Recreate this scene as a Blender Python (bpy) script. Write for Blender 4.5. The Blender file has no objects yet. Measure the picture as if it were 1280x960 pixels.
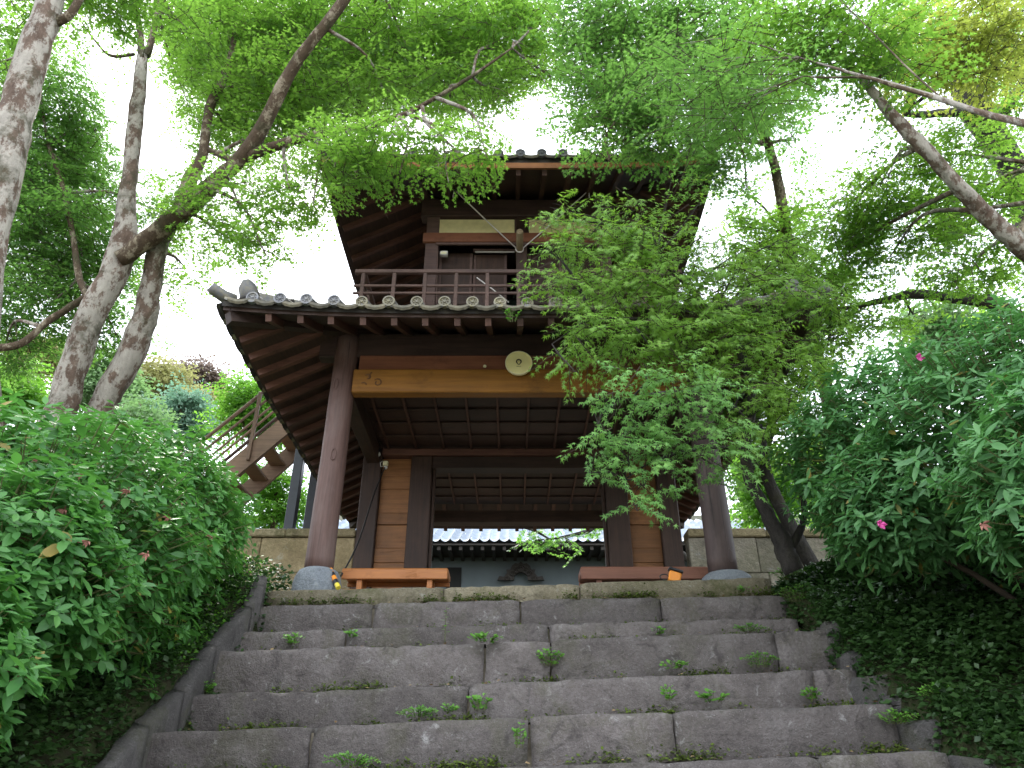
import bpy, math, random
import numpy as np
from mathutils import Vector, Matrix
from math import radians, sin, cos, pi, tan, atan2, sqrt

random.seed(7)
RNG = np.random.default_rng(11)
SC = bpy.context.scene
COL = SC.collection

# ---------------------------------------------------------------- camera
F, PITCH = 924.0, radians(29.2)
cd = bpy.data.cameras.new('camera')
cam = bpy.data.objects.new('camera', cd)
COL.objects.link(cam)
cam.location = (0, 0, 0)
cam.rotation_euler = (radians(90) + PITCH, 0, 0)
cd.sensor_width = 36
cd.lens = F / 1280 * 36
cd.clip_start, cd.clip_end = 0.05, 2000
SC.camera = cam

# ---------------------------------------------------------------- sky, sun, exposure
SUN_EL, SUN_AZ = radians(48), radians(-24)          # behind the gate, to the left
w = bpy.data.worlds.new('World')
SC.world = w
w.use_nodes = True
nt = w.node_tree
nt.nodes.clear()
sky = nt.nodes.new('ShaderNodeTexSky')
sky.sky_type = 'NISHITA'
sky.sun_disc = False
sky.sun_elevation = SUN_EL
sky.sun_rotation = SUN_AZ
sky.dust_density = 3.0
sky.air_density = 1.0
tc = nt.nodes.new('ShaderNodeTexCoord')
cn = nt.nodes.new('ShaderNodeTexNoise')
cn.inputs['Scale'].default_value = 1.6
cn.inputs['Detail'].default_value = 5
cr = nt.nodes.new('ShaderNodeMapRange')
cr.inputs['From Min'].default_value = 0.3
cr.inputs['From Max'].default_value = 0.6
cr.inputs['To Min'].default_value = 0.72
cr.inputs['To Max'].default_value = 0.95
mx = nt.nodes.new('ShaderNodeMix')
mx.data_type = 'RGBA'
mx.inputs[7].default_value = (10.4, 11.2, 12.3, 1)   # thin bright cloud
bg = nt.nodes.new('ShaderNodeBackground')
bg.inputs['Strength'].default_value = 0.15
wo = nt.nodes.new('ShaderNodeOutputWorld')
nt.links.new(tc.outputs['Generated'], cn.inputs['Vector'])
nt.links.new(cn.outputs['Fac'], cr.inputs['Value'])
nt.links.new(cr.outputs['Result'], mx.inputs[0])
nt.links.new(sky.outputs[0], mx.inputs[6])
nt.links.new(mx.outputs[2], bg.inputs['Color'])
nt.links.new(bg.outputs[0], wo.inputs['Surface'])

sd = bpy.data.lights.new('sun', 'SUN')
sd.energy = 2.0
sd.angle = radians(9)
sd.color = (1, 0.95, 0.86)
sun = bpy.data.objects.new('sun', sd)
COL.objects.link(sun)
sdir = Vector((sin(SUN_AZ) * cos(SUN_EL), cos(SUN_AZ) * cos(SUN_EL), sin(SUN_EL)))
sun.rotation_euler = sdir.to_track_quat('Z', 'Y').to_euler()
sun.location = sdir * 60

SC.view_settings.view_transform = 'Standard'
SC.view_settings.look = 'None'
SC.view_settings.gamma = 1
SC.view_settings.use_curve_mapping = False
SC.view_settings.exposure = 1.24
SC.render.engine = 'CYCLES'
cy = SC.cycles
cy.max_bounces = 8
cy.diffuse_bounces = 4
cy.transmission_bounces = 4
cy.use_denoising = True

# ---------------------------------------------------------------- helpers
def ray(px, py):
    u, v = (px - 640) / F, (480 - py) / F
    return np.array((u, cos(PITCH) - v * sin(PITCH), sin(PITCH) + v * cos(PITCH)))

def P(px, py, Y):
    d = ray(px, py)
    return d * (Y / d[1])

def ratio(py):
    d = ray(640, py)
    return d[2] / d[1]

def tag(o, label=None, cat=None, group=None, kind=None):
    if label: o['label'] = label
    if cat: o['category'] = cat
    if group: o['group'] = group
    if kind: o['kind'] = kind
    return o

def empty(name, loc=(0, 0, 0), label=None, cat=None, group=None):
    o = bpy.data.objects.new(name, None)
    o.empty_display_size = 0.2
    COL.objects.link(o)
    o.location = loc
    return tag(o, label, cat, group)

def link(name, me, parent=None):
    o = bpy.data.objects.new(name, me)
    COL.objects.link(o)
    if parent is not None:
        o.parent = parent
        q, off = parent, Vector((0, 0, 0))
        while q is not None:
            off += q.location
            q = q.parent
        o.location = -off        # meshes are written in world coordinates
    return o

class MB:
    def __init__(s): s.v, s.f = [], []
    def add(s, vs, fs):
        b = len(s.v)
        s.v += [tuple(map(float, p)) for p in vs]
        s.f += [tuple(i + b for i in q) for q in fs]
        return s
    def box(s, c, d, rot=None, bev=0.0):
        hx, hy, hz = d[0] / 2, d[1] / 2, d[2] / 2
        if bev <= 0:
            vs = [(x, y, z) for x in (-hx, hx) for y in (-hy, hy) for z in (-hz, hz)]
            fs = [(0, 1, 3, 2), (4, 6, 7, 5), (0, 4, 5, 1), (2, 3, 7, 6), (0, 2, 6, 4), (1, 5, 7, 3)]
        else:
            b = min(bev, hx * .9, hy * .9, hz * .9)
            vs, idx = [], {}
            for sx in (-1, 1):
                for sy in (-1, 1):
                    for sz in (-1, 1):
                        for k, p in enumerate(((hx, hy - b, hz - b), (hx - b, hy, hz - b), (hx - b, hy - b, hz))):
                            idx[(sx, sy, sz, k)] = len(vs)
                            vs.append((sx * p[0], sy * p[1], sz * p[2]))
            fs = []
            g = lambda *a: idx[a]
            for q in (-1, 1):
                fs.append((g(q, -1, -1, 0), g(q, 1, -1, 0), g(q, 1, 1, 0), g(q, -1, 1, 0)))
                fs.append((g(-1, q, -1, 1), g(1, q, -1, 1), g(1, q, 1, 1), g(-1, q, 1, 1)))
                fs.append((g(-1, -1, q, 2), g(1, -1, q, 2), g(1, 1, q, 2), g(-1, 1, q, 2)))
            for a in (-1, 1):
                for c_ in (-1, 1):
                    fs.append((g(a, c_, -1, 0), g(a, c_, 1, 0), g(a, c_, 1, 1), g(a, c_, -1, 1)))
                    fs.append((g(a, -1, c_, 0), g(a, 1, c_, 0), g(a, 1, c_, 2), g(a, -1, c_, 2)))
                    fs.append((g(-1, a, c_, 1), g(1, a, c_, 1), g(1, a, c_, 2), g(-1, a, c_, 2)))
                    for e in (-1, 1):
                        fs.append((g(a, c_, e, 0), g(a, c_, e, 1), g(a, c_, e, 2)))
        R = rot if rot is not None else Matrix.Identity(3)
        C = Vector(c)
        return s.add([C + R @ Vector(p) for p in vs], fs)
    def beam(s, a, b, wd, ht, up=(0, 0, 1), bev=0.0):
        a, b = Vector(a), Vector(b)
        y = (b - a)
        L = y.length
        y.normalize()
        x = y.cross(Vector(up)).normalized()
        z = x.cross(y)
        R = Matrix((x, y, z)).transposed()
        return s.box((a + b) / 2, (wd, L, ht), R, bev)
    def tube(s, pts, rad, n=8, cap=True):
        pts = [Vector(p) for p in pts]
        rings = []
        m = len(pts)
        prev = None
        for i, p in enumerate(pts):
            t = (pts[min(i + 1, m - 1)] - pts[max(i - 1, 0)]).normalized()
            if prev is None:
                ref = Vector((0, 0, 1)) if abs(t.z) < .9 else Vector((1, 0, 0))
                x = t.cross(ref).normalized()
            else:
                x = (prev - t * prev.dot(t)).normalized()
            prev = x
            y = t.cross(x)
            r = rad[i] if hasattr(rad, '__len__') else rad
            rings.append([p + (x * cos(2 * pi * k / n) + y * sin(2 * pi * k / n)) * (r[k] if hasattr(r, '__len__') else r) for k in range(n)])
        vs = [q for rg in rings for q in rg]
        fs = [(i * n + k, i * n + (k + 1) % n, (i + 1) * n + (k + 1) % n, (i + 1) * n + k) for i in range(m - 1) for k in range(n)]
        if cap:
            fs.append(tuple(range(n))[::-1])
            fs.append(tuple((m - 1) * n + k for k in range(n)))
        return s.add(vs, fs)
    def lathe(s, c, prof, n=16, axis='z', caps=True):
        vs, fs = [], []
        for r, h in prof:
            for k in range(n):
                a = 2 * pi * k / n
                p = (r * cos(a), r * sin(a), h)
                if axis == 'y': p = (r * cos(a), h, r * sin(a))
                if axis == 'x': p = (h, r * cos(a), r * sin(a))
                vs.append((c[0] + p[0], c[1] + p[1], c[2] + p[2]))
        for i in range(len(prof) - 1):
            for k in range(n):
                fs.append((i * n + k, i * n + (k + 1) % n, (i + 1) * n + (k + 1) % n, (i + 1) * n + k))
        if caps:
            fs.append(tuple(range(n)))
            fs.append(tuple((len(prof) - 1) * n + k for k in range(n)))
        return s.add(vs, fs)
    def mesh(s, name, m, smooth=False):
        me = bpy.data.meshes.new(name)
        me.from_pydata(s.v, [], s.f)
        me.materials.append(m)
        if smooth: me.polygons.foreach_set('use_smooth', [True] * len(me.polygons))
        me.update()
        return me
    def build(s, name, m, parent=None, smooth=False):
        return link(name, s.mesh(name, m, smooth), parent)

def fix_normals(me):
    import bmesh
    b = bmesh.new(); b.from_mesh(me)
    bmesh.ops.recalc_face_normals(b, faces=b.faces)
    b.to_mesh(me); b.free()

def smoothstep(a, b, x):
    t = max(0.0, min(1.0, (x - a) / (b - a)))
    return t * t * (3 - 2 * t)

def catmull(pts, rad, sub=5):
    pts = [np.array(p, float) for p in pts]
    P_ = [2 * pts[0] - pts[1]] + pts + [2 * pts[-1] - pts[-2]]
    op, orad = [], []
    for i in range(1, len(P_) - 2):
        p0, p1, p2, p3 = P_[i - 1:i + 3]
        for k in range(sub):
            t = k / sub
            op.append(.5 * (2 * p1 + (p2 - p0) * t + (2 * p0 - 5 * p1 + 4 * p2 - p3) * t * t + (3 * p1 - p0 - 3 * p2 + p3) * t ** 3))
            orad.append(rad[i - 1] * (1 - t) + rad[i] * t)
    op.append(pts[-1]); orad.append(rad[-1])
    return op, orad

# ---------------------------------------------------------------- materials
class NT:
    def __init__(s, name):
        s.m = bpy.data.materials.new(name)
        s.m.use_nodes = True
        s.t = s.m.node_tree
        s.t.nodes.clear()
        s.out = s.n('ShaderNodeOutputMaterial')
    def n(s, ty, **kw):
        q = s.t.nodes.new(ty)
        for k, v in kw.items():
            if k.startswith('i_'):
                key = k[2:].replace('_', ' ')
                q.inputs[key].default_value = v
            else: setattr(q, k, v)
        return q
    def l(s, a, b): s.t.links.new(a, b)
    def coord(s, scale=(1, 1, 1), kind='Object'):
        a = s.n('ShaderNodeTexCoord'); b = s.n('ShaderNodeMapping')
        b.inputs['Scale'].default_value = scale
        s.l(a.outputs[kind], b.inputs['Vector'])
        return b.outputs[0]
    def noise(s, vec, scale, detail=4, rough=.55, dist=0):
        q = s.n('ShaderNodeTexNoise')
        q.inputs['Scale'].default_value = scale; q.inputs['Detail'].default_value = detail
        q.inputs['Roughness'].default_value = rough; q.inputs['Distortion'].default_value = dist
        s.l(vec, q.inputs['Vector'])
        return q.outputs['Fac']
    def ramp(s, fac, stops):
        q = s.n('ShaderNodeValToRGB')
        e = q.color_ramp.elements
        while len(e) < len(stops): e.new(.5)
        for i, (p, c) in enumerate(stops):
            e[i].position = p
            e[i].color = (*c, 1) if len(c) == 3 else c
        s.l(fac, q.inputs['Fac'])
        return q.outputs['Color']
    def mr(s, fac, a, b, c=0, d=1):
        q = s.n('ShaderNodeMapRange')
        for k, v in zip(('From Min', 'From Max', 'To Min', 'To Max'), (a, b, c, d)): q.inputs[k].default_value = v
        s.l(fac, q.inputs['Value'])
        return q.outputs['Result']
    def mix(s, fac, a, b, mode='MIX'):
        q = s.n('ShaderNodeMix', data_type='RGBA', blend_type=mode)
        for sock, val in ((q.inputs[0], fac), (q.inputs[6], a), (q.inputs[7], b)):
            if isinstance(val, (int, float)): sock.default_value = val
            elif isinstance(val, tuple): sock.default_value = (*val, 1)
            else: s.l(val, sock)
        return q.outputs[2]
    def math(s, op, a, b=0.0):
        q = s.n('ShaderNodeMath', operation=op)
        for sock, val in ((q.inputs[0], a), (q.inputs[1], b)):
            if isinstance(val, (int, float)): sock.default_value = val
            else: s.l(val, sock)
        return q.outputs[0]
    def rnd(s):
        a = s.n('ShaderNodeObjectInfo').outputs['Random']
        g = s.n('ShaderNodeNewGeometry').outputs['Random Per Island']
        return s.math('FRACT', s.math('ADD', a, g))
    def bsdf(s, color, rough=.7, bump=None, bstr=.3, bdist=.01, spec=.35):
        q = s.n('ShaderNodeBsdfPrincipled')
        q.inputs['Specular IOR Level'].default_value = spec
        for sock, val in ((q.inputs['Base Color'], color), (q.inputs['Roughness'], rough)):
            if isinstance(val, (int, float)): sock.default_value = val
            elif isinstance(val, tuple): sock.default_value = (*val, 1)
            else: s.l(val, sock)
        if bump is not None:
            b = s.n('ShaderNodeBump')
            b.inputs['Strength'].default_value = bstr; b.inputs['Distance'].default_value = bdist
            s.l(bump, b.inputs['Height']); s.l(b.outputs[0], q.inputs['Normal'])
        return q.outputs[0]
    def end(s, sh):
        s.l(sh, s.out.inputs['Surface'])
        return s.m

def wood(name, c0, c1, axis='x', rough=.6, grain=1.0, var=.35):
    t = NT(name)
    st = {'x': (1.2, 22, 22), 'y': (22, 1.2, 22), 'z': (22, 22, 1.2)}[axis]
    v = t.coord(st)
    a = t.noise(v, 1.3 * grain, 6, .65, .6)
    b = t.noise(t.coord((1, 1, 1)), 1.1, 4, .6)
    col = t.ramp(a, [(.3, c0), (.7, c1)])
    f = t.mr(b, .3, .7, 1 - var, 1 + var * .6)
    r = t.mr(t.n('ShaderNodeObjectInfo').outputs['Random'], 0, 1, 1 - var * .5, 1 + var * .5)
    cmb = t.n('ShaderNodeCombineColor')
    ff = t.math('MULTIPLY', f, r)
    for k in range(3): t.l(ff, cmb.inputs[k])
    col = t.mix(1.0, col, cmb.outputs[0], 'MULTIPLY')
    st2 = {'x': (.5, 9, 9), 'y': (9, .5, 9), 'z': (9, 9, .5)}[axis]
    ck = t.noise(t.coord(st2), 2.2, 5, .6, .15)
    dist = t.math('ABSOLUTE', t.math('SUBTRACT', ck, .5))
    crack = t.math('MULTIPLY', t.mr(dist, .0, .007, 1, 0), t.mr(t.noise(t.coord((1.5, 1.5, 1.5)), 1.2, 3), .5, .6, 0, .75))
    col = t.mix(crack, col, tuple(x * .3 for x in c0))
    stn = t.noise(t.coord((1, 1, 1)), 2.7, 6, .7, .2)
    col = t.mix(t.mr(stn, .56, .7, 0, .5), col, tuple(x * .45 for x in c0))
    h = t.math('SUBTRACT', a, t.math('MULTIPLY', crack, 1.5))
    return t.end(t.bsdf(col, t.mr(a, .2, .8, rough - .1, rough + .15), h, .4, .006))

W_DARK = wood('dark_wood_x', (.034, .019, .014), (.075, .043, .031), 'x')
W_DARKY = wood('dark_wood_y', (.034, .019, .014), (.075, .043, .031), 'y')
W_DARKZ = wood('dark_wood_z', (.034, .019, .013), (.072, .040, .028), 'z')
W_RAFT = wood('rafter_wood_x', (.075, .032, .022), (.15, .068, .045), 'x')
W_RAFTY = wood('rafter_wood_y', (.06, .028, .02), (.12, .058, .04), 'y')
W_BEAM = wood('golden_beam_wood', (.175, .07, .009), (.285, .122, .017), 'x', .5, .7, .2)
W_RED = wood('reddish_board_wood', (.15, .055, .028), (.23, .09, .045), 'x', .55, .8, .2)
W_PANEL = wood('panel_board_wood', (.17, .07, .025), (.29, .13, .047), 'x', .55, .9, .4)
W_FASC = wood('fascia_wood', (.26, .1, .035), (.4, .17, .065), 'x', .6, .8, .2)
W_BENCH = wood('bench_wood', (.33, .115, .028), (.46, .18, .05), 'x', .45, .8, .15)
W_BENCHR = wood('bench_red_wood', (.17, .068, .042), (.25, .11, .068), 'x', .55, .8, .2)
W_RAIL = wood('railing_wood', (.085, .05, .042), (.15, .092, .075), 'x', .7)
W_STAIR = wood('stair_wood', (.17, .105, .068), (.28, .18, .12), 'x', .6)
W_LOG = wood('log_wood', (.15, .11, .06), (.25, .19, .11), 'y', .7)

def pillar_mat(name, c0, c1):
    t = NT(name)
    v = t.coord((14, 14, .9))
    a = t.noise(v, 1.6, 7, .7, .8)
    b = t.noise(t.coord((3, 3, 1.2)), 1.5, 5, .6)
    crack = t.noise(t.coord((30, 30, .7)), 1.0, 3, .5)
    ck = t.mr(crack, .64, .7, 0, 1)
    col = t.ramp(a, [(.3, c0), (.7, c1)])
    col = t.mix(t.mr(b, .5, .75, 0, .6), col, (.16, .115, .1))
    col = t.mix(t.math('MULTIPLY', ck, .8), col, (.02, .012, .01))
    h = t.math('SUBTRACT', a, ck)
    return t.end(t.bsdf(col, .6, h, .5, .012))
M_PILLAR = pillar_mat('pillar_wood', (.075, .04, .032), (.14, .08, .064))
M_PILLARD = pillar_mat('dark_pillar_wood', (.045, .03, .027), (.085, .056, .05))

def stone(name, c0, c1, c2, sc=3.0, moss=.5, speck=True, wet=.8):
    t = NT(name)
    v = t.coord((1, 1, 1))
    a = t.noise(v, sc, 8, .65)
    b = t.noise(v, sc * 9, 6, .7)
    c = t.noise(v, sc * .55, 4, .6, .6)
    rnd = t.n('ShaderNodeObjectInfo').outputs['Random']
    col = t.ramp(a, [(.28, c0), (.5, c1), (.74, c2)])
    col = t.mix(t.mr(b, .35, .7, 0, .55), col, tuple(x * .55 for x in c0))
    hs = t.n('ShaderNodeHueSaturation')
    t.l(t.mr(rnd, 0, 1, .8, 1.2), hs.inputs['Value']); t.l(col, hs.inputs['Color'])
    col = hs.outputs[0]
    # pale lichen spots
    lich = t.noise(v, sc * 2.3, 7, .72, .5)
    col = t.mix(t.mr(lich, .60, .68, 0, .65), col, tuple(min(.5, x * 1.75) for x in c2))
    if speck:
        vo = t.n('ShaderNodeTexVoronoi'); vo.inputs['Scale'].default_value = sc * 14
        t.l(v, vo.inputs['Vector'])
        vr = t.mr(t.noise(v, sc * 3, 3), .42, .58, 0, .8)
        col = t.mix(t.math('MULTIPLY', t.mr(vo.outputs['Distance'], .06, .2, 1, 0), vr), col, (.46, .43, .41))
    gn = t.n('ShaderNodeNewGeometry')
    mo = t.math('MULTIPLY', t.mr(c, .50, .62, 0, moss), t.mr(b, .35, .55, .25, 1))
    col = t.mix(mo, col, (.10, .105, .035))
    dk = t.noise(v, sc * 1.2, 6, .7, 1.2)
    col = t.mix(t.mr(dk, .54, .68, 0, .65), col, tuple(x * .38 for x in c0))
    h = t.math('ADD', t.math('MULTIPLY', a, 1.5), b)
    fine = t.noise(v, sc * 26, 4, .75)
    col = t.mix(t.mr(fine, .3, .7, .32, 0), col, tuple(x * .5 for x in c0))
    h = t.math('ADD', h, t.math('MULTIPLY', fine, .6))
    return t.end(t.bsdf(col, wet, h, 1.0, .028, .3))
M_STEP = stone('step_stone', (.142, .122, .113), (.226, .195, .182), (.308, .276, .262), 4.2, .3)
M_EDGE = stone('edge_stone', (.2, .17, .108), (.31, .265, .178), (.39, .345, .245), 2.6, .75)
M_CURB = stone('curb_stone', (.09, .082, .078), (.138, .126, .12), (.186, .17, .162), 4, .3)
M_WALL = stone('wall_stone', (.30, .225, .115), (.42, .325, .18), (.5, .40, .235), 1.6, .3, False)
M_WALLG = stone('grey_wall_stone', (.30, .27, .21), (.40, .35, .27), (.48, .43, .33), 1.6, .4, False)
M_CAP = stone('wall_cap_stone', (.28, .22, .12), (.4, .32, .18), (.45, .38, .24), 2, .7, False)
M_GRAN = stone('granite', (.26, .29, .32), (.36, .39, .42), (.44, .47, .5), 5, .08)
M_PAVE = stone('paving_stone', (.25, .22, .18), (.34, .3, .25), (.4, .36, .3), 1.5, .3)

def tilemat(name, c0, c1, moss, rough=.55, mossc=(.24, .2, .075)):
    t = NT(name)
    v = t.coord((1, 1, 1))
    a = t.noise(v, 6, 6, .65)
    b = t.noise(v, 16, 5, .7, .6)
    col = t.ramp(a, [(.3, c0), (.7, c1)])
    col = t.mix(t.mr(b, .45, .62, 0, moss), col, mossc)
    hs = t.n('ShaderNodeHueSaturation')
    t.l(t.mr(t.n('ShaderNodeObjectInfo').outputs['Random'], 0, 1, .72, 1.25), hs.inputs['Value']); t.l(col, hs.inputs['Color'])
    col = hs.outputs[0]
    return t.end(t.bsdf(col, rough, b, .4, .006, .5))
M_TILE = tilemat('roof_tile', (.07, .068, .07), (.14, .135, .135), .35)
M_TEND = tilemat('mossy_tile_end', (.10, .088, .06), (.225, .2, .14), .5)
M_TENDG = tilemat('grey_tile_end', (.10, .10, .11), (.18, .18, .19), .2)
M_TLIP = tilemat('mossy_tile_lip', (.05, .042, .027), (.165, .138, .082), .7, .6, (.05, .045, .025))
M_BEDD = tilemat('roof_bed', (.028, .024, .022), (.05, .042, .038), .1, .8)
M_HTILE = tilemat('hall_tile', (.2, .24, .3), (.3, .35, .42), .0, .6)
def plain(name, c, rough=.6, noise=.15, spec=.4, metal=0, sc=8):
    t = NT(name)
    a = t.noise(t.coord(), sc, 5, .6)
    col = t.ramp(a, [(.3, tuple(x * (1 - noise) for x in c)), (.7, tuple(min(1, x * (1 + noise)) for x in c))])
    s_ = t.bsdf(col, rough, a, .1, .003, spec)
    s_.node.inputs['Metallic'].default_value = metal
    return t.end(s_)
M_BLIND = plain('cream_blind', (.80, .70, .36), .7, .1)
M_DISC = plain('cream_disc', (.88, .79, .37), .5, .06, .4, 0, 3)
M_DISCR = plain('pale_rim', (.82, .76, .48), .45, .05)
M_INK = plain('dark_ink', (.06, .045, .02), .7)
M_BROWNINK = plain('carved_groove', (.13, .06, .022), .8)
M_ROPE = plain('white_rope', (.72, .66, .62), .8)
M_LAMPW = plain('lamp_white', (.62, .6, .55), .4, .05)
M_CABLE = plain('black_cable', (.015, .013, .012), .5)
M_ORANGE = plain('orange_plastic', (.8, .28, .03), .4, .05)
M_YEL = plain('yellow_plastic', (.75, .6, .06), .4, .05)
M_BLACK = plain('black_plastic', (.02, .02, .022), .4)
M_STEEL = plain('dark_steel', (.035, .038, .045), .45, .15)
M_PLASTER = plain('grey_plaster', (.13, .15, .16), .85, .08, .2, 0, 2)
M_CARVE = plain('dark_carving', (.035, .027, .022), .7, .3)
M_BLACKPANEL = plain('black_panel_paint', (.012, .011, .010), .8)
M_BRONZE = plain('bell_bronze', (.08, .1, .075), .45, .3, .5, .7)

def bark(name, dark, mid, pale, palecov=.5, moss=.4):
    t = NT(name)
    v = t.coord((1, 1, .55))
    a = t.noise(v, 9, 8, .75, .1)
    p = t.noise(v, 5.5, 9, .74, .12)
    q = t.noise(t.coord(), 1.6, 6, .7, .1)
    fine = t.noise(t.coord((1, 1, .35)), 30, 4, .7)
    col = t.ramp(a, [(.3, dark), (.65, mid)])
    col = t.mix(t.mr(p, .62 - .25 * palecov, .68 - .25 * palecov, 0, .95), col, t.ramp(a, [(.3, tuple(x * .62 for x in pale)), (.7, pale)]))
    col = t.mix(t.mr(q, .52, .62, 0, moss), col, (.055, .052, .026))
    col = t.mix(t.mr(fine, .55, .75, 0, .4), col, tuple(x * .6 for x in dark))
    h = t.math('ADD', t.math('MULTIPLY', p, 1.4), t.math('ADD', a, t.math('MULTIPLY', fine, .4)))
    return t.end(t.bsdf(col, .85, h, 1.0, .03, .2))
M_BARK = bark('pale_bark', (.07, .045, .032), (.2, .14, .105), (.47, .425, .36), .62, .75)
M_BARKB = bark('brown_bark', (.05, .032, .02), (.125, .088, .056), (.36, .30, .21), .42, .9)
M_BARKD = bark('dark_bark', (.022, .02, .018), (.06, .052, .045), (.12, .115, .1), .15, .5)

def leafmat(name, a, b, c, tr, trans=.45, rough=.45, spec=.4, old=0):
    """a,b,c: dark, mid, pale leaf colours; tr: colour of light passing through"""
    t = NT(name)
    r = t.rnd()
    col = t.ramp(r, [(0, a), (.55, b), (1, c)])
    pos = t.noise(t.coord(), .9, 3, .6)
    col = t.mix(t.mr(pos, .35, .65, .0, .45), col, tuple(x * 1.25 for x in c))
    if old:
        col = t.mix(t.mr(r, 1 - old, 1 - old + .004, 0, 1), col, (.26, .19, .045))
    d = t.bsdf(col, rough, None, spec=spec)
    tl = t.n('ShaderNodeBsdfTranslucent')
    tcol = t.mix(t.mr(r, 0, 1, 0, .6), tr, tuple(min(1, x * 1.35) for x in tr))
    t.l(tcol, tl.inputs['Color'])
    ms = t.n('ShaderNodeMixShader'); ms.inputs[0].default_value = trans
    t.l(d, ms.inputs[1]); t.l(tl.outputs[0], ms.inputs[2])
    return t.end(ms.outputs[0])
L_MAPLE = leafmat('maple_leaf', (.035, .095, .018), (.058, .135, .027), (.09, .19, .04), (.28, .52, .06), .54)
L_MAPLED = leafmat('maple_leaf_deep', (.04, .105, .03), (.06, .145, .042), (.09, .19, .055), (.21, .43, .07), .52)
L_MAPLEY = leafmat('maple_leaf_yellow', (.08, .13, .025), (.12, .16, .03), (.19, .18, .035), (.42, .5, .08), .55)
L_FRONTLIT = leafmat('front_lit_maple_leaf', (.085, .18, .03), (.135, .26, .045), (.2, .34, .06), (.28, .5, .05), .42, .5, .3)  # lighter copy of the maple leaf; front light is put into its colour
L_FRONTLITB = leafmat('front_lit_maple_leaf_cool', (.075, .19, .055), (.12, .27, .075), (.19, .36, .085), (.23, .46, .08), .38, .5, .3)
L_BRIGHT = leafmat('sunlit_leaf', (.055, .15, .02), (.085, .2, .03), (.12, .25, .04), (.22, .48, .05), .5)
L_DIST = leafmat('distant_leaf', (.12, .2, .09), (.16, .25, .115), (.2, .3, .14), (.2, .36, .12), .4, .7)  # far leaf colours are pale, lightened further to suggest haze
L_OLIVE = leafmat('olive_leaf', (.24, .23, .09), (.33, .31, .13), (.42, .39, .18), (.36, .38, .14), .35, .7)
L_PURPLE = leafmat('brown_leaf', (.19, .14, .12), (.25, .19, .165), (.31, .24, .2), (.25, .2, .16), .3, .7)
L_BLUEG = leafmat('blue_green_leaf', (.16, .26, .18), (.2, .31, .23), (.24, .36, .26), (.2, .38, .24), .35, .7)
L_AZL = leafmat('azalea_leaf', (.035, .115, .03), (.055, .165, .04), (.095, .23, .055), (.14, .4, .06), .3, .45, .35, .018)
L_AZR = leafmat('azalea_leaf_deep', (.05, .135, .048), (.075, .19, .065), (.115, .255, .085), (.13, .36, .075), .28, .46, .36, .014)
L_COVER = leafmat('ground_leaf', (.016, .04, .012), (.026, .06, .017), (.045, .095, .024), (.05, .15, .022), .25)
M_MOSS = leafmat('joint_moss_leaf', (.045, .06, .016), (.075, .1, .022), (.11, .15, .03), (.08, .16, .02), .2, .9, .1)
M_LITTER = leafmat('dry_leaf', (.10, .06, .03), (.19, .12, .06), (.30, .22, .12), (.2, .12, .04), .2, .8, .2)
L_WEED = leafmat('weed_leaf', (.07, .2, .022), (.1, .26, .03), (.14, .31, .045), (.15, .42, .04), .35)
L_DRY = plain('withered_flower', (.27, .12, .09), .8, .3)
L_PINK = plain('pink_flower', (.42, .05, .2), .6, .2)
M_TWIG = plain('twig_bark', (.06, .045, .03), .9, .3)
M_TWIGG = plain('green_twig', (.10, .11, .04), .8, .2)

t = NT('forest_soil')
v_ = t.coord()
a_ = t.noise(v_, 2.5, 7, .7)
b_ = t.noise(v_, 14, 5, .7)
M_SOIL = t.end(t.bsdf(t.mix(t.mr(b_, .4, .65, 0, .6), t.ramp(a_, [(.35, (.022, .017, .011)), (.55, (.03, .03, .014)), (.7, (.045, .038, .024))]), (.03, .05, .014)), .95, b_, .8, .03, .15))
t = NT('stair_dirt')
v_ = t.coord()
M_DIRT = t.end(t.bsdf(t.ramp(t.noise(v_, 5, 7, .7), [(.35, (.1, .085, .06)), (.55, (.16, .135, .1)), (.7, (.07, .075, .035))]), .95, t.noise(v_, 25, 4, .7), .8, .02, .15))

t = NT('bounce_gravel')
v_ = t.coord()
a_ = t.noise(v_, 30, 5, .7)
M_GRAVEL = t.end(t.bsdf(t.mix(t.mr(t.noise(v_, .6, 5, .6), .4, .65, 0, .4), t.ramp(a_, [(.3, (.34, .32, .28)), (.7, (.56, .53, .48))]), (.3, .28, .23)), .95, a_, .8, .02, .15))
# ================================================================ terrain
GX, CY = 0.09, 10.12
STAIR = [(7.35, 1.84), (6.4, 1.12), (5.27, .5), (4.6, .2), (.9, -1.6)]
def stairline(y):
    if y >= 7.35: return 1.84
    if y <= .9: return -1.6
    for (y1, z1), (y0, z0) in zip(STAIR, STAIR[1:]):
        if y0 <= y <= y1: return z0 + (z1 - z0) * (y - y0) / (y1 - y0)
def ground(x, y):
    base = stairline(y)
    d = abs(x - GX) - 2.6
    if y < 7.6 and d < 0: z = base - .5 * min(1, -d / .14)
    else:
        d = max(d, 0)
        up = .02 + .44 * min(d, 1.6) + .10 * max(0, min(d - 1.6, 8))
        k = smoothstep(8.2, 7.0, y)
        z = base + up * k
        if y >= 7.35: z = 1.80 + up * k
    if y < .9:
        z = -1.6 + (z + 1.6) * smoothstep(-1.2, .9, y)
    if y > 15:
        h = smoothstep(4, 14, abs(x)) if y < 34 else 1
        z += h * .42 * (min(y, 70) - 15)
    z += .05 * sin(x * 2.1 + y * 1.3) * smoothstep(2.6, 4, abs(x))
    return z
def axis_vals(dense, lo, hi, step, far):
    a = list(np.arange(lo, hi + 1e-6, step))
    q = [hi + d for d in far]; p = [lo - d for d in far][::-1]
    return p + a + q
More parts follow.
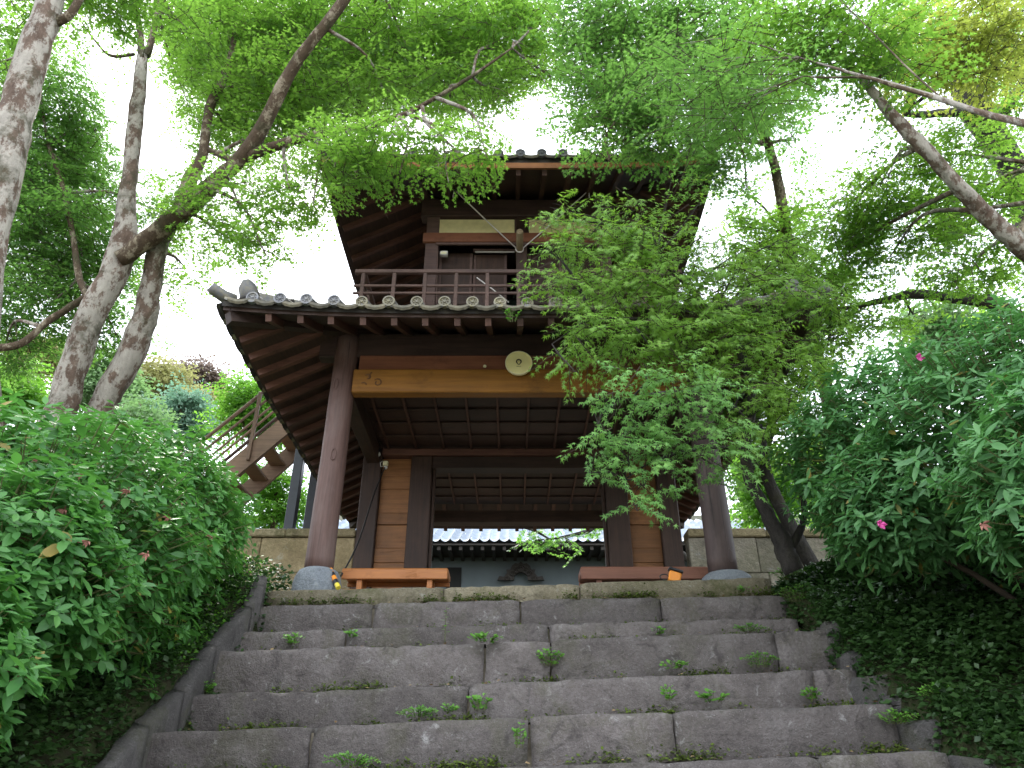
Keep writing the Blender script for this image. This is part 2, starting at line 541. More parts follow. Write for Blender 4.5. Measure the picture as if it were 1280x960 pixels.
FAR = (1, 2.5, 5, 9, 15, 25, 45, 90, 200, 450)
xs = axis_vals(0, -8, 8, .1, FAR); ys = axis_vals(0, -1, 16, .2, FAR)
vs = [(x, y, ground(x, y)) for y in ys for x in xs]
nx = len(xs)
fs = [(j * nx + i, j * nx + i + 1, (j + 1) * nx + i + 1, (j + 1) * nx + i) for j in range(len(ys) - 1) for i in range(nx - 1)]
tag(MB().add(vs, fs).build('ground', M_SOIL, None, True), 'dark forest soil rising in banks beside the stone steps', kind='structure')

gx_ = list(np.linspace(-17, 17, 18)); gy_ = list(np.linspace(-42, .95, 22))  # unseen pale ground, added to bounce light up under the eaves
tag(MB().add([(x + .4 * sin(y * .7 + x), y, -1.575 + .008 * sin(x * 3 + y)) for y in gy_ for x in gx_],
             [(j * 18 + i, j * 18 + i + 1, j * 18 + i + 19, j * 18 + i + 18) for j in range(21) for i in range(17)]).build('gravel_bounce_sheet', M_GRAVEL, None, True),
    'unseen pale gravel sheet added below the steps to bounce light onto the gate', kind='structure')
# ================================================================ stone steps
stairs = tag(empty('stone_stairs', (GX, 5, 0)), 'broad weathered stone steps climbing to the gate', kind='structure')
def stone_block(name, x0, x1, zl, zr, yf, depth, h, m, parent, seed, rough=.018, bulge=.0):
    r = random.Random(seed)
    nxs = max(4, int((x1 - x0) / .065)); nys, nzs = 4, 6
    g = {}
    vs, fs = [], []
    ph = [r.uniform(0, 6.28) for _ in range(8)]
    def nz(x, y, z):
        return (sin(x * 5.1 + ph[0]) * .5 + sin(x * 11.3 + ph[1] + z * 7) * .35 + sin(y * 9 + ph[2] + x * 3) * .4 + sin(z * 13 + ph[3] + x * 17) * .25) * rough
    def V(i, j, k):
        if (i, j, k) in g: return g[(i, j, k)]
        u, v, q = i / nxs, j / nys, k / nzs
        x = x0 + (x1 - x0) * u
        top = zl + (zr - zl) * u
        y = yf + depth * (v ** 1.5)
        z = top - h * (1 - q) ** 1.3
        ex = min(x - x0, x1 - x); ey = y - yf; ez = top - z
        rr = .024
        # round the front top edge and the ends
        if ey < rr and ez < rr:
            a, b = rr - ey, rr - ez
            d = sqrt(a * a + b * b)
            if d > rr: y += a * (1 - rr / d); z -= b * (1 - rr / d)
        if ex < .03:
            y += (.03 - ex) * .5 * (1 if j == 0 else 0)
            z -= (.03 - ex) * .4 * (1 if k == nzs else 0)
        n_ = nz(x, y, z)
        y += n_ * 1.6 * (1 if j <= 1 else .4); z += n_ * (1 if k >= nzs - 1 else .4) * .8
        if k < nzs * .4 and j == 0: y += .03 * (1 - q)
        x += nz(z * 2, x, y) * .7
        if j == 0 or k == nzs:
            c_ = r.uniform(0, 1) ** 5 * (1.0 if (j == 0 and k >= nzs - 1) else .35)
            z -= c_ * .022; y += c_ * .026
            y += r.uniform(-.003, .003)
        g[(i, j, k)] = len(vs); vs.append((x, y, z))
        return g[(i, j, k)]
    for i in range(nxs):
        for k in range(nzs):
            fs.append((V(i, 0, k), V(i + 1, 0, k), V(i + 1, 0, k + 1), V(i, 0, k + 1)))
        for j in range(nys):
            fs.append((V(i, j, nzs), V(i + 1, j, nzs), V(i + 1, j + 1, nzs), V(i, j + 1, nzs)))
    for j in range(nys):
        for k in range(nzs):
            fs.append((V(0, j + 1, k), V(0, j, k), V(0, j, k + 1), V(0, j + 1, k + 1)))
            fs.append((V(nxs, j, k), V(nxs, j + 1, k), V(nxs, j + 1, k + 1), V(nxs, j, k + 1)))
    return MB().add(vs, fs).build(name, m, parent, True)

# rows: (front distance, left px, right px, y at left, y at right, joints px, stone kind, height)
ROWS = [
    (7.35, 335, 965, 738, 720.5, [555, 725], M_EDGE, .26),
    (7.24, 318, 985, 756, 742.5, [467, 650, 825], M_STEP, .5),
    (6.80, 290, 1000, 789, 770, [433, 686], M_STEP, .42),
    (6.38, 262, 1045, 814, 787, [606, 688, 970], M_STEP, .5),
    (5.95, 228, 1075, 868, 834, [586, 1020], M_STEP, .5),
    (5.28, 180, 1122, 914, 878, [392, 661, 842], M_STEP, .48),
    (4.62, 120, 1190, 977, 938, [350, 695 + 335], M_STEP, .45),
    (3.95, 60, 1260, 1040, 1010, [480, 800], M_STEP, .45),
    (3.3, -60, 1370, 1135, 1110, [360, 900], M_STEP, .45),
]
sd_ = 0
STEPZ = {}
for ri, (D, xl, xr, yl, yr, joints, m, h) in enumerate(ROWS):
    t_ = D / ray(640, (yl + yr) / 2)[1]
    X = lambda px: (px - 640) / F * t_
    zl, zr = ratio(yl) * D, ratio(yr) * D
    xa, xb = X(xl), X(xr)
    STEPZ[ri] = (D, xa, xb, zl, zr)
    zz = lambda x: zl + (zr - zl) * (x - xa) / (xb - xa)
    e = [xl] + joints + [xr]
    for a, b in zip(e, e[1:]):
        sd_ += 1
        r = random.Random(sd_)
        gap = .005 if m is M_EDGE else .010
        x0, x1 = X(a) + gap * r.uniform(.5, 1), X(b) - gap * r.uniform(.5, 1)
        stone_block('step_stone', x0, x1, zz(x0) + r.uniform(-.008, .008), zz(x1) + r.uniform(-.008, .008),
                    D + r.uniform(-.018, .018), .74 if ri > 1 else .5, h, m, stairs, sd_,
                    .004 if m is M_EDGE else .010)
# packed earth showing in the joints between the stones
dv, df = [], []
rows_ = [STEPZ[i] for i in sorted(STEPZ)]
for (D, xa, xb, zl, zr), (D2, xa2, xb2, zl2, zr2) in zip(rows_, rows_[1:]):
    b = len(dv)
    f0 = D + .055
    n_ = 24
    for k in range(n_ + 1):
        u = k / n_
        x = xa + (xb - xa) * u
        zt = zl + (zr - zl) * u - .045
        z2 = zl2 + (zr2 - zl2) * u - .012 + .016 * sin(x * 9 + D * 7)
        dv += [(x, f0 + .3, zt), (x, f0, zt), (x, f0, z2), (x, D2 + .10, z2 - .004)]
    for k in range(n_):
        for q in range(3):
            df.append((b + k * 4 + q, b + k * 4 + q + 1, b + k * 4 + 5 + q, b + k * 4 + 4 + q))
tag(MB().add(dv, df).build('joint_earth', M_DIRT, stairs, True), 'sandy earth packed in the joints', kind='stuff')

# kerb slabs down the left edge, loose edging stones down the right
def kerb(pts, wd, name, seed, hgt=.1, lean=-.25):
    r = random.Random(seed)
    for a, b in zip(pts, pts[1:]):
        a, b = Vector(a), Vector(b)
        d = (b - a)
        n_ = 7
        vs, fs = [], []
        for k in range(n_ + 1):
            p = a + d * (.012 + .976 * k / n_)
            w_ = wd * (1 + .12 * sin(k * 1.9 + seed))
            j = r.uniform(-.012, .012)
            vs += [p + Vector((w_ / 2, 0, -.3)), p + Vector((w_ / 2 + j, 0, -.02)), p + Vector((w_ / 2 - .025, 0, j)),
                   p + Vector((-w_ / 2 + .02, 0, -lean * w_ + j * .6)), p + Vector((-w_ / 2, 0, -.3))]
        for k in range(n_):
            for q in range(4):
                fs.append((k * 5 + q, k * 5 + q + 1, (k + 1) * 5 + q + 1, (k + 1) * 5 + q))
        fs += [(0, 1, 2, 3, 4), tuple(n_ * 5 + q for q in (4, 3, 2, 1, 0))]
        o = MB().add(vs, fs).build(name, M_CURB, stairs, True)
        fix_normals(o.data)
        seed += 3
kp = [P(334, 719, 7.3), P(316, 757, 6.95), P(270, 806, 6.3), P(232, 862, 5.8), P(186, 905, 5.2), P(130, 972, 4.6), P(20, 1080, 3.8)]
kerb([p + np.array((-.05, 0, .0)) for p in kp], .125, 'kerb_stone', 3, .1, -.1)
for k, (px, py, Y, a, b, c_) in enumerate([(1035, 786, 6.5, .2, .3, .3), (1062, 822, 6.2, .22, .34, .26), (1100, 850, 5.9, .34, .42, .2),
                                          (1128, 868, 5.62, .25, .3, .2), (1158, 905, 5.3, .3, .42, .22), (1205, 952, 4.8, .34, .4, .22), (1075, 800, 6.45, .16, .24, .2)]):
    p = P(px, py, Y)
    r = random.Random(k + 50)
    m_ = MB().box((0, 0, 0), (a, b, c_ * 1.7), Matrix.Rotation(r.uniform(-.4, .4), 3, 'Z') @ Matrix.Rotation(r.uniform(-.1, .2), 3, 'Y'), .05)
    m_.v = [(x + p[0] + r.uniform(-.02, .02), y + p[1] + r.uniform(-.02, .02), z + p[2] - c_ * .72 + r.uniform(-.02, .02)) for x, y, z in m_.v]
    m_.build('edging_stone', M_CURB, stairs)

# ================================================================ paved floor
floor = tag(empty('paved_floor', (GX, 10, 1.8)), 'stone paved floor under the gate', kind='structure')
r = random.Random(4)
fx = np.linspace(-2.6, 2.75, 6)
fy = np.linspace(7.66, 14.4, 8)
for j in range(7):
    for i in range(5):
        MB().box(((fx[i] + fx[i + 1]) / 2, (fy[j] + fy[j + 1]) / 2, 1.78 + r.uniform(-.003, .003)),
                 (fx[i + 1] - fx[i] - .012, fy[j + 1] - fy[j] - .012, .1), None, .008).build('paving_slab', M_PAVE, floor)

# ================================================================ the gate
FLOOR = 1.83
gate = empty('bell_tower_gate', (GX, CY, FLOOR), 'two storey dark timber bell tower gate with tiled hipped roofs above the steps', 'gate')
def place(name, me, loc, parent, rot=None):
    o = link(name, me, parent)
    o.location = Vector(o.location) + Vector(loc)
    if rot: o.rotation_euler = rot
    return o

# --- front pillars on their base stones
HP = 2.12
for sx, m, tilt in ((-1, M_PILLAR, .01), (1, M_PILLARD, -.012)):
    x = GX + sx * HP
    pr = MB()
    pts, rd = [], []
    r = random.Random(9 + sx)
    n = 20
    for k in range(21):
        q = k / 20
        z = 2.05 + (5.0 - 2.05) * q
        pts.append((x + tilt * (q - .5), 7.74, z))
        base = .152 - .016 * q
        rd.append([base * (1 + .025 * sin(3 * a_i / n * 2 * pi + q * 2 + sx) + .02 * sin(7 * a_i / n * 2 * pi + q * 9)) + r.uniform(-.0015, .0015) for a_i in range(n)])
    pl = pr.tube(pts, rd, n).build('round_pillar', m, gate, True)
    for (kz, ka) in (((3.35, -1.35), (4.25, -1.9)) if sx < 0 else ((3.3, -1.5), (2.2, -1.1))):
        kn = MB()
        cxx, cyy = x + .143 * cos(ka), 7.74 + .143 * sin(ka)
        for i in range(9):
            pass
        kn.tube([(cxx + .026 * cos(a) * -sin(ka), cyy + .026 * cos(a) * cos(ka), kz + .07 * sin(a)) for a in np.linspace(0, 2 * pi, 13)[:-1]] +
                [(cxx + .026 * -sin(ka), cyy + .026 * cos(ka), kz)], .011, 6, False)
        kn.build('knot', m, pl, True)
for sx in (-1, 1):
    x = GX + sx * HP - (.0 if sx < 0 else -.03)
    pf = [(.24, 1.70), (.252, 1.83), (.25, 1.93), (.235, 2.0), (.205, 2.06), (.16, 2.085), (.05, 2.09)]
    if sx > 0: pf = [(.27, 1.70), (.29, 1.84), (.285, 1.93), (.25, 2.0), (.2, 2.04), (.05, 2.045)]
    MB().lathe((x, 7.74, 0), pf, 22).build('base_stone', M_GRAN, gate, True)

def bx(name, x0, x1, y0, y1, z0, z1, m, parent=None, bev=.008):
    return MB().box(((x0 + x1) / 2, (y0 + y1) / 2, (z0 + z1) / 2), (x1 - x0, y1 - y0, z1 - z0), None, bev).build(name, m, parent or gate)

# front beam, red board and wall plate
XB0, XB1 = GX - 1.975, GX + 1.975
ZBt, ZBb = ratio(461) * 7.6, ratio(490) * 7.6
front_beam = bx('front_beam', XB0, XB1, 7.6, 7.75, ZBb, ZBt, W_BEAM, None, .012)
tag(front_beam, 'golden brown front beam with carved scroll ends')
# carved scrolls at both beam ends
def scroll(cx, mir):
    s_ = MB()
    def arc(ox, oz, r0, r1, a0, a1):
        pts = []
        for k in range(13):
            q = k / 12
            a = a0 + (a1 - a0) * q
            rr = r0 + (r1 - r0) * q
            pts.append((cx + mir * (ox + rr * cos(a)), 7.5985, ZBb + .155 + oz + rr * sin(a)))
        s_.tube(pts, [.004] + [.009] * 11 + [.004], 5)
    arc(.06, -.03, .055, .018, 2.4, -4.2)
    arc(-.06, .045, .04, .02, 2.6, -2.0)
    arc(-.1, -.065, .04, .03, 2.4, .2)
    arc(.02, .03, .09, .07, 2.0, 3.0)
    s_.build('scroll_carving', M_BROWNINK, front_beam, True)
scroll(XB0 + .24, 1); scroll(XB1 - .24, -1)
ZR1 = ratio(444) * 7.66
bx('upper_board', XB0 + .04, XB1 - .04, 7.66, 7.82, ZBt + .002, ZR1, W_RED, None, .01)
bx('wall_plate', GX - 2.45, GX + 2.45, 7.70, 7.86, ZR1 + .002, 5.02, W_DARK)
for sx in (-1, 1):
    x = GX + sx * HP
    bx('side_beam', x - .09, x + .09, 7.9, 12.4, 4.26, 4.5, W_DARKY)
    bx('wall_plate', x - .1, x + .1, 7.87, 12.62, 4.62, 5.0, W_DARKY)
# ceilings
r = random.Random(21)
ZC = 4.5
cb = []
for y0 in np.arange(7.93, 12.3, .41):
    if abs(y0 + .2 - CY) < .12: pass
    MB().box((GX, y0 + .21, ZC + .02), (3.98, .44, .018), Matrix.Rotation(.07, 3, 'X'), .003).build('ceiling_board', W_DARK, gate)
me = MB().box((0, 0, 0), (.032, 2.08, .04), None, .004).mesh('ceiling_batten', W_RAFTY)
for x in np.arange(GX - 1.95 + .05, GX + 1.95, .405):
    place('ceiling_batten', me, (x, 8.96, ZC - .022), gate)
    place('ceiling_batten', me, (x, 11.27, ZC - .022), gate)

# second row: posts, boards, lintels
Y2 = CY
for sx in (-1, 1):
    xo, xi = GX + sx * 2.13, GX + sx * 1.405
    bx('square_post', xo - .135, xo + .135, Y2 - .135, Y2 + .135, FLOOR, 4.6, W_DARKZ, None, .012)
    bx('square_post', xi - .155, xi + .155, Y2 - .155, Y2 + .155, FLOOR, 4.36, W_DARKZ, None, .012)
    xj = xi - sx * .18
    bx('door_jamb', min(xj - .02, xj + .02), max(xj - .02, xj + .02), Y2 - .06, Y2 + .06, FLOOR, 4.2, W_DARKZ)
    seams = [4.36] + [ratio(y) * 10.05 for y in (596, 611, 641, 656, 685, 703)] + [2.3, FLOOR]
    a, b = sorted((xo - sx * .137, xi + sx * .157))
    for k, (zt, zb) in enumerate(zip(seams, seams[1:])):
        bx('wall_board', a, b, Y2 - .05 - (.008 if k % 2 else 0), Y2 + .03, zb + (.010 if k == 3 else .003), zt, W_PANEL, None, .005)
bx('upper_lintel', GX - 1.99, GX + 1.99, Y2 - .17, Y2 + .1, 4.372, 4.478, W_RAFT)
bx('lower_lintel', GX - 1.25, GX + 1.25, Y2 - .12, Y2 + .1, 4.19, 4.37, W_DARK)
bx('dark_low_beam', GX - 1.99, GX - 1.25, Y2 - .1, Y2 + .1, FLOOR, 2.02, W_DARK)  # added dark beam, fills the gap behind the bench
bx('dark_low_beam', GX + 1.25, GX + 1.99, Y2 - .1, Y2 + .1, FLOOR, 2.02, W_DARK)
# third row
for sx in (-1, 1):
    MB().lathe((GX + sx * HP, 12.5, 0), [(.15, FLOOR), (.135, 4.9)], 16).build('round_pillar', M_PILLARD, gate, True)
bx('rear_beam', GX - 1.99, GX + 1.99, 12.36, 12.6, ratio(650) * 12.4 - .05, ratio(638) * 12.36, W_DARK)
bx('wall_plate', GX - 2.45, GX + 2.45, 12.42, 12.58, 4.75, 5.0, W_DARK)

# --- roofs
def make_roof(hx, hy, zE, R, slope, lift, sp, tr, bed, fascia, rsp, first, end_mats):
    cyy = CY
    sides = [((GX, cyy - hy), (1, 0), (0, 1), hx, hy), ((GX + hx, cyy), (0, 1), (-1, 0), hy, hx),
             ((GX, cyy + hy), (-1, 0), (0, -1), hx, hy), ((GX - hx, cyy), (0, -1), (1, 0), hy, hx)]
    def pos(si, s, q, dz=0.0):
        c, a, n, L, _ = sides[si]
        z = zE + slope * q + .035 * q * q + lift * (min(abs(s) / L, 1.05)) ** 3.2 * max(0, 1 - q / R) ** 1.5 + dz
        return Vector((c[0] + a[0] * s + n[0] * q, c[1] + a[1] * s + n[1] * q, z))
    for si in range(4):
        L = sides[si][3]
        # decking under the tiles
        nS, nR = 24, 5
        m_ = MB(); vs, fs = [], []
        for top in (0, 1):
            for j in range(nR + 1):
                q = .05 + (R - .05) * j / nR
                for i in range(nS + 1):
                    s = (L - q) * (2 * i / nS - 1)
                    vs.append(pos(si, s, q, -.004 if top else -bed))
        st = (nR + 1) * (nS + 1)
        for j in range(nR):
            for i in range(nS):
                a = j * (nS + 1) + i
                fs.append((a, a + nS + 1, a + nS + 2, a + 1))
                fs.append((st + a, st + a + 1, st + a + nS + 2, st + a + nS + 1))
        for i in range(nS): fs.append((i, i + 1, st + i + 1, st + i))
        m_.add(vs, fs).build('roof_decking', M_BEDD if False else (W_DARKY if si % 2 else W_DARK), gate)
        # dark clay bed along the eave
        m_ = MB(); vs, fs = [], []
        for i in range(nS + 1):
            s = (L - .02) * (2 * i / nS - 1)
            for q, dz in ((.02, .006), (.02, -bed * .55), (.3, -bed * .55 + .1), (.3, .1)): vs.append(pos(si, s * (L - q) / L, q, dz))
        for i in range(nS):
            for k in range(4): fs.append((i * 4 + k, i * 4 + (k + 1) % 4, i * 4 + 4 + (k + 1) % 4, i * 4 + 4 + k))
        m_.v, m_.f = [tuple(v) for v in vs], fs
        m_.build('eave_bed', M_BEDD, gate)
        if fascia:
            m_ = MB(); vs, fs = [], []
            for i in range(nS + 1):
                s = (L + .0) * (2 * i / nS - 1)
                for q, dz in ((.0, -bed * .5), (.0, -bed - .004), (.07, -bed - .004), (.07, -bed * .5)): vs.append(pos(si, s * (L - q) / L, q, dz))
            for i in range(nS):
                for k in range(4): fs.append((i * 4 + k, i * 4 + (k + 1) % 4, i * 4 + 4 + (k + 1) % 4, i * 4 + 4 + k))
            m_.v, m_.f = [tuple(v) for v in vs], fs
            m_.build('fascia_board', W_FASC if si % 2 == 0 else W_DARKY, gate)
        # rafters
        cnt = int((2 * L - .3) / rsp)
        for k in range(cnt + 1):
            s = (k - cnt / 2) * rsp + random.uniform(-.008, .008)
            qe = min(R, L - abs(s)) - .03
            if qe < .25: continue
            dz = -bed - .048
            a, b = pos(si, s, .09, dz), pos(si, s, qe * .5, dz)
            c_ = pos(si, s, qe, dz)
            m_ = MB()
            m_.beam(a, b, .066, .085)
            m_.beam(b - (b - a).normalized() * .004, c_, .065, .084)
            m_.build('rafter', W_RAFTY if si % 2 == 0 else W_RAFT, gate)
        # hip rafter
        a, b = pos(si, L - .1, .1, -bed - .07), pos(si, L - R, R, -bed - .07)
        MB().beam(a, b, .12, .15).build('hip_rafter', W_DARKY, gate)
        # tiles
        cnt = int((2 * L - .5) / sp)
        off = first if si == 0 else 0
        srow = []
        for k in range(-cnt // 2 - 1, cnt // 2 + 2):
            s = k * sp + off
            if abs(s) < L - .12: srow.append(s)
        for k, s in enumerate(srow):
            qe = min(R, L - abs(s) + .02)
            m_ = MB(); vs, fs = [], []
            nq = 6
            for j in range(nq + 1):
                q = -.035 + (qe + .035) * j / nq
                c0 = pos(si, s, max(q, 0), .055)
                c0 = c0 + Vector((sides[si][2][0] * min(q, 0), sides[si][2][1] * min(q, 0), 0))
                ax = Vector((*sides[si][1], 0))
                for i in range(9):
                    a = pi * (i / 8 * 1.3 - .15)
                    vs.append(c0 + ax * (tr * cos(a)) + Vector((0, 0, tr * sin(a))))
            for j in range(nq):
                for i in range(8): fs.append((j * 9 + i, j * 9 + i + 1, (j + 1) * 9 + i + 1, (j + 1) * 9 + i))
            tl = m_.add(vs, fs).build('cover_tile', M_TILE, gate, True)
            if si != 2:
                e = pos(si, s, 0, .055) + Vector((random.uniform(-.007, .007), random.uniform(-.008, .008), random.uniform(-.006, .006)))
                nrm = Vector((*sides[si][2], 0)); ax = Vector((*sides[si][1], 0)); up = Vector((0, 0, 1))
                m_ = MB()
                prof = [(tr * 1.0, 0), (tr * 1.1, -.045), (tr * 1.08, -.06), (tr * .82, -.06), (tr * .78, -.048), (tr * .32, -.048), (tr * .22, -.062), (.001, -.064)]
                vs, fs = [], []
                nn = 14
                for rr, h in prof:
                    for i in range(nn):
                        a = 2 * pi * i / nn
                        vs.append(e + ax * (rr * cos(a)) + up * (rr * sin(a)) + nrm * h)
                for j in range(len(prof) - 1):
                    for i in range(nn): fs.append((j * nn + i, j * nn + (i + 1) % nn, (j + 1) * nn + (i + 1) % nn, (j + 1) * nn + i))
                m_.add(vs, fs)
                for i in range(7):
                    a = 2 * pi * i / 7
                    c_ = e + ax * (tr * .54 * cos(a)) + up * (tr * .54 * sin(a)) + nrm * -.05
                    m_.add([c_ + ax * (tr * .16 * cos(b_)) + up * (tr * .16 * sin(b_)) for b_ in np.linspace(0, 2 * pi, 6)[:-1]] + [c_ - nrm * .012],
                           [(i2, (i2 + 1) % 5, 5) for i2 in range(5)])
                mm = end_mats[0] if (si != 0 or s > -1.9) else end_mats[1]
                m_.build('tile_end', mm, tl, False)
        # pan tiles between the rows
        allr = [srow[0] - sp] + srow + [srow[-1] + sp]
        for s0, s1 in zip(allr, allr[1:]):
            s0_, s1_ = max(s0, -L + .03), min(s1, L - .03)
            if s1_ - s0_ < .06: continue
            qe = min(R, L - min(abs(s0_), abs(s1_)))
            m_ = MB(); vs, fs = [], []
            nq = 4
            for j in range(-1, nq + 1):
                q = max(0, qe * j / nq) - (.05 if j <= 0 else 0)
                for i in range(6):
                    u = i / 5
                    s = s0_ + (s1_ - s0_) * u
                    sag = -.028 * sin(pi * u) + .03
                    p = pos(si, s, max(q, 0), sag)
                    p += Vector((sides[si][2][0] * min(q, 0), sides[si][2][1] * min(q, 0), -.035 if j < 0 else 0))
                    lim = L - max(q, 0)
                    vs.append(p)
            for j in range(nq + 1):
                for i in range(5): fs.append((j * 6 + i, j * 6 + i + 1, (j + 1) * 6 + i + 1, (j + 1) * 6 + i))
            o = m_.add(vs, fs).build('pan_tile', M_TILE, gate, True)
            if si == 0:
                lip = MB(); vs, fs = [], []
                for i in range(8):
                    u = i / 7
                    s = s0_ + tr * .6 + (s1_ - s0_ - tr * 1.2) * u
                    for k2, (dq, dz) in enumerate(((-.056, .03), (-.064, -.004), (-.05, -.018 - .012 * abs(sin(u * pi * 3))))):
                        p = pos(si, s, 0, -.028 * sin(pi * u) + dz)
                        p += Vector((sides[si][2][0] * dq, sides[si][2][1] * dq, 0)); vs.append(p)
                for i in range(7):
                    for k2 in range(2): fs.append((i * 3 + k2, i * 3 + k2 + 1, i * 3 + k2 + 4, i * 3 + k2 + 3))
                lip.add(vs, fs).build('tile_lip', end_mats[2], o, False)
        # hip ridge with its end tiles
        m_ = MB()
        prev = None
        for j in range(7):
            q = .18 + (R - .18) * j / 6
            p = pos(si, L - q, q, .12)
            if prev is not None: m_.beam(prev, p + (p - prev).normalized() * .01, .15, .15, bev=.03)
            prev = p
        m_.build('hip_ridge', M_TILE, gate)
        d = (pos(si, L, 0) - pos(si, L - .3, .3)).normalized()
        p0 = pos(si, L - .24, .24, .13)
        o = MB().tube([p0 + Vector((0, 0, -.1)), p0 + d * .02 + Vector((0, 0, .04)), p0 + d * .06 + Vector((0, 0, .13)), p0 + d * .07 + Vector((0, 0, .19)), p0 + d * .06 + Vector((0, 0, .225))],
                  [.09, .11, .10, .065, .025], 10).build('ridge_end_tile', M_TILE, gate, True)
        p1 = pos(si, L - .12, .12, .05)
        MB().tube([p1, p1 + d * .12 + Vector((0, 0, .02)), p1 + d * .24 + Vector((0, 0, .075)), p1 + d * .29 + Vector((0, 0, .11))], [.07, .07, .065, .06], 12).build('corner_tile', M_TILE, gate, True)
        p2 = p1 + d * .12 + Vector((0, 0, -.07))
    return pos

lower = make_roof(3.25, 3.62, 4.55, 1.95, .48, .11, .2945, .062, .10, False, .338, .075, (M_TEND, M_TENDG, M_TLIP))
upper = make_roof(2.85, 2.42, 8.03, 2.4, .5, .13, .31, .066, .19, True, .37, .03, (M_TENDG, M_TENDG, M_TLIP))
bx('roof_ridge', GX - .55, GX + .55, CY - .14, CY + .14, 9.35, 9.78, M_TILE, None, .05)

# --- balcony
ZF = 5.74
BY0, BX = 8.3, 2.17
bx('balcony_floor', GX - BX - .06, GX + BX + .06, BY0 - .06, 2 * CY - BY0 + .06, ZF - .09, ZF, W_DARK)
zt = ratio(340) * BY0; z2 = ratio(357.3) * BY0; z3 = ratio(366.5) * BY0
YB1 = 2 * CY - BY0
for (zc, th) in ((zt, .062), (z2, .036), (z3, .036)):
    bx('rail', GX - BX - .12, GX + BX + .12, BY0 - th / 2, BY0 + th / 2, zc - th / 2, zc + th / 2, W_RAIL)
    bx('rail', GX - BX - .12, GX + BX + .12, YB1 - th / 2, YB1 + th / 2, zc - th / 2, zc + th / 2, W_RAIL)
    for sx in (-1, 1):
        x = GX + sx * BX
        a, b = (BY0 + .03, YB1 - .03)
        bx('rail', x - th / 2, x + th / 2, a, b, zc - th / 2 + .002, zc + th / 2 + .002, W_RAIL)
pm = MB().box((0, 0, 0), (.052, .052, zt - .031 - ZF), None, .006).mesh('railing_post', W_RAIL)
for k in range(-5, 6):
    for y in (BY0, YB1): place('railing_post', pm, (GX + .434 * k, y, (zt - .031 + ZF) / 2), gate)
for k in range(1, 9):
    for sx in (-1, 1): place('railing_post', pm, (GX + sx * BX, BY0 + k * (YB1 - BY0) / 9, (zt - .033 + ZF) / 2), gate)

# --- upper room
UB, UY = 1.34, 9.0
UY1 = 2 * CY - UY
for sx in (-1, 0, 1):
    x = GX + sx * UB + (.06 if sx == 0 else 0)
    hw = .1 if sx else .085
    bx('room_post', x - hw, x + hw, UY, UY + .2, ZF, 8.42, W_RAIL if sx else W_DARKZ)
    bx('room_post', x - hw, x + hw, UY1 - .2, UY1, ZF, 8.42, W_DARKZ)
zl1, zl0 = ratio(290.5) * 8.95, ratio(301.5) * 8.95
bx('head_rail', GX - UB - .14, GX + UB + .14, UY - .05, UY + .012, zl0, zl1, W_RED)
bx('head_moulding', GX - UB + .06, GX + UB - .06, UY - .032, UY + .01, zl0 - .04, zl0 - .004, W_RAIL)
bx('top_beam', GX - UB - .2, GX + UB + .2, UY - .04, UY + .16, 8.08, 8.42, W_DARK)
zb1, zb0 = ratio(273) * UY, ratio(290) * UY
for (a, b) in ((P(544, 280, UY)[0], P(643.5, 280, UY)[0]), (P(661, 280, UY)[0], GX + UB - .12)):
    bl = bx('window_blind', a, b, UY + .02, UY + .05, zl1 + .004, zb1, M_BLIND)
    bx('blind_frame', a - .02, a + .004, UY + .008, UY + .055, zl1 + .004, zb1 + .01, W_RAIL, bl)
    bx('blind_frame', b - .004, b + .02, UY + .008, UY + .055, zl1 + .004, zb1 + .01, W_RAIL, bl)
# recessed sliding panels under the head rail
pan = [-1.24, -.62, -.02]
for s0 in (-1.24, .16):
    for k in range(2):
        a = GX + s0 + k * .54
        d = bx('door_panel', a, a + .53, UY + .24 + .035 * k, UY + .268 + .035 * k, ZF, zl0, W_DARKZ)
        bx('door_stile', a, a + .045, UY + .225 + .035 * k, UY + .239 + .035 * k, ZF, zl0 - .01, W_RAIL, d)
        bx('door_stile', a + .485, a + .53, UY + .225 + .035 * k, UY + .239 + .035 * k, ZF, zl0 - .01, W_RAIL, d)
        bx('door_rail', a + .046, a + .484, UY + .225 + .035 * k, UY + .239 + .035 * k, 6.55, 6.6, W_DARK, d)
for sx in (-1, 1):
    x = GX + sx * UB
    bx('side_wall', x - .03, x + .03, UY + .21, UY1 - .21, ZF, 8.4, W_DARKY)
bx('back_wall', GX - UB + .04, GX + UB - .04, UY1 - .16, UY1 - .1, ZF, 8.4, W_DARK)
bx('room_ceiling', GX - UB + .04, GX + UB - .04, UY + .22, UY1 - .22, 8.3, 8.34, W_DARK)
# thin pipe down the post and white strip
MB().tube([P(547, 313, UY - .03), P(545.5, 380, UY - .03)], .008, 6).build('conduit', W_RAIL, gate)
tl = tag(empty('fluorescent_lamp', tuple(P(620, 315, UY + .18))), 'thin white fluorescent lamp in the upper storey beside the hanging log', 'lamp')
a, b = P(594, 315, UY + .18), P(643, 315, UY + .18)
MB().tube([a, b], .014, 8).build('tube', M_LAMPW, tl)
MB().box((Vector(a) + Vector(b)) / 2 + Vector((0, 0, .03)), (b[0] - a[0] + .06, .06, .03), None, .006).build('holder', W_RAIL, tl)
p = P(555, 317.5, UY + .1)
bxl = tag(empty('wall_box', tuple(p)), 'small grey box high on the upper storey wall, left of the long lamp', 'box')
MB().box(p, (.12, .08, .08), None, .01).build('case', M_LAMPW, bxl)
MB().box(p + np.array((0, -.043, -.01)), (.09, .008, .045), None, .002).build('cover_plate', M_DISCR, bxl)

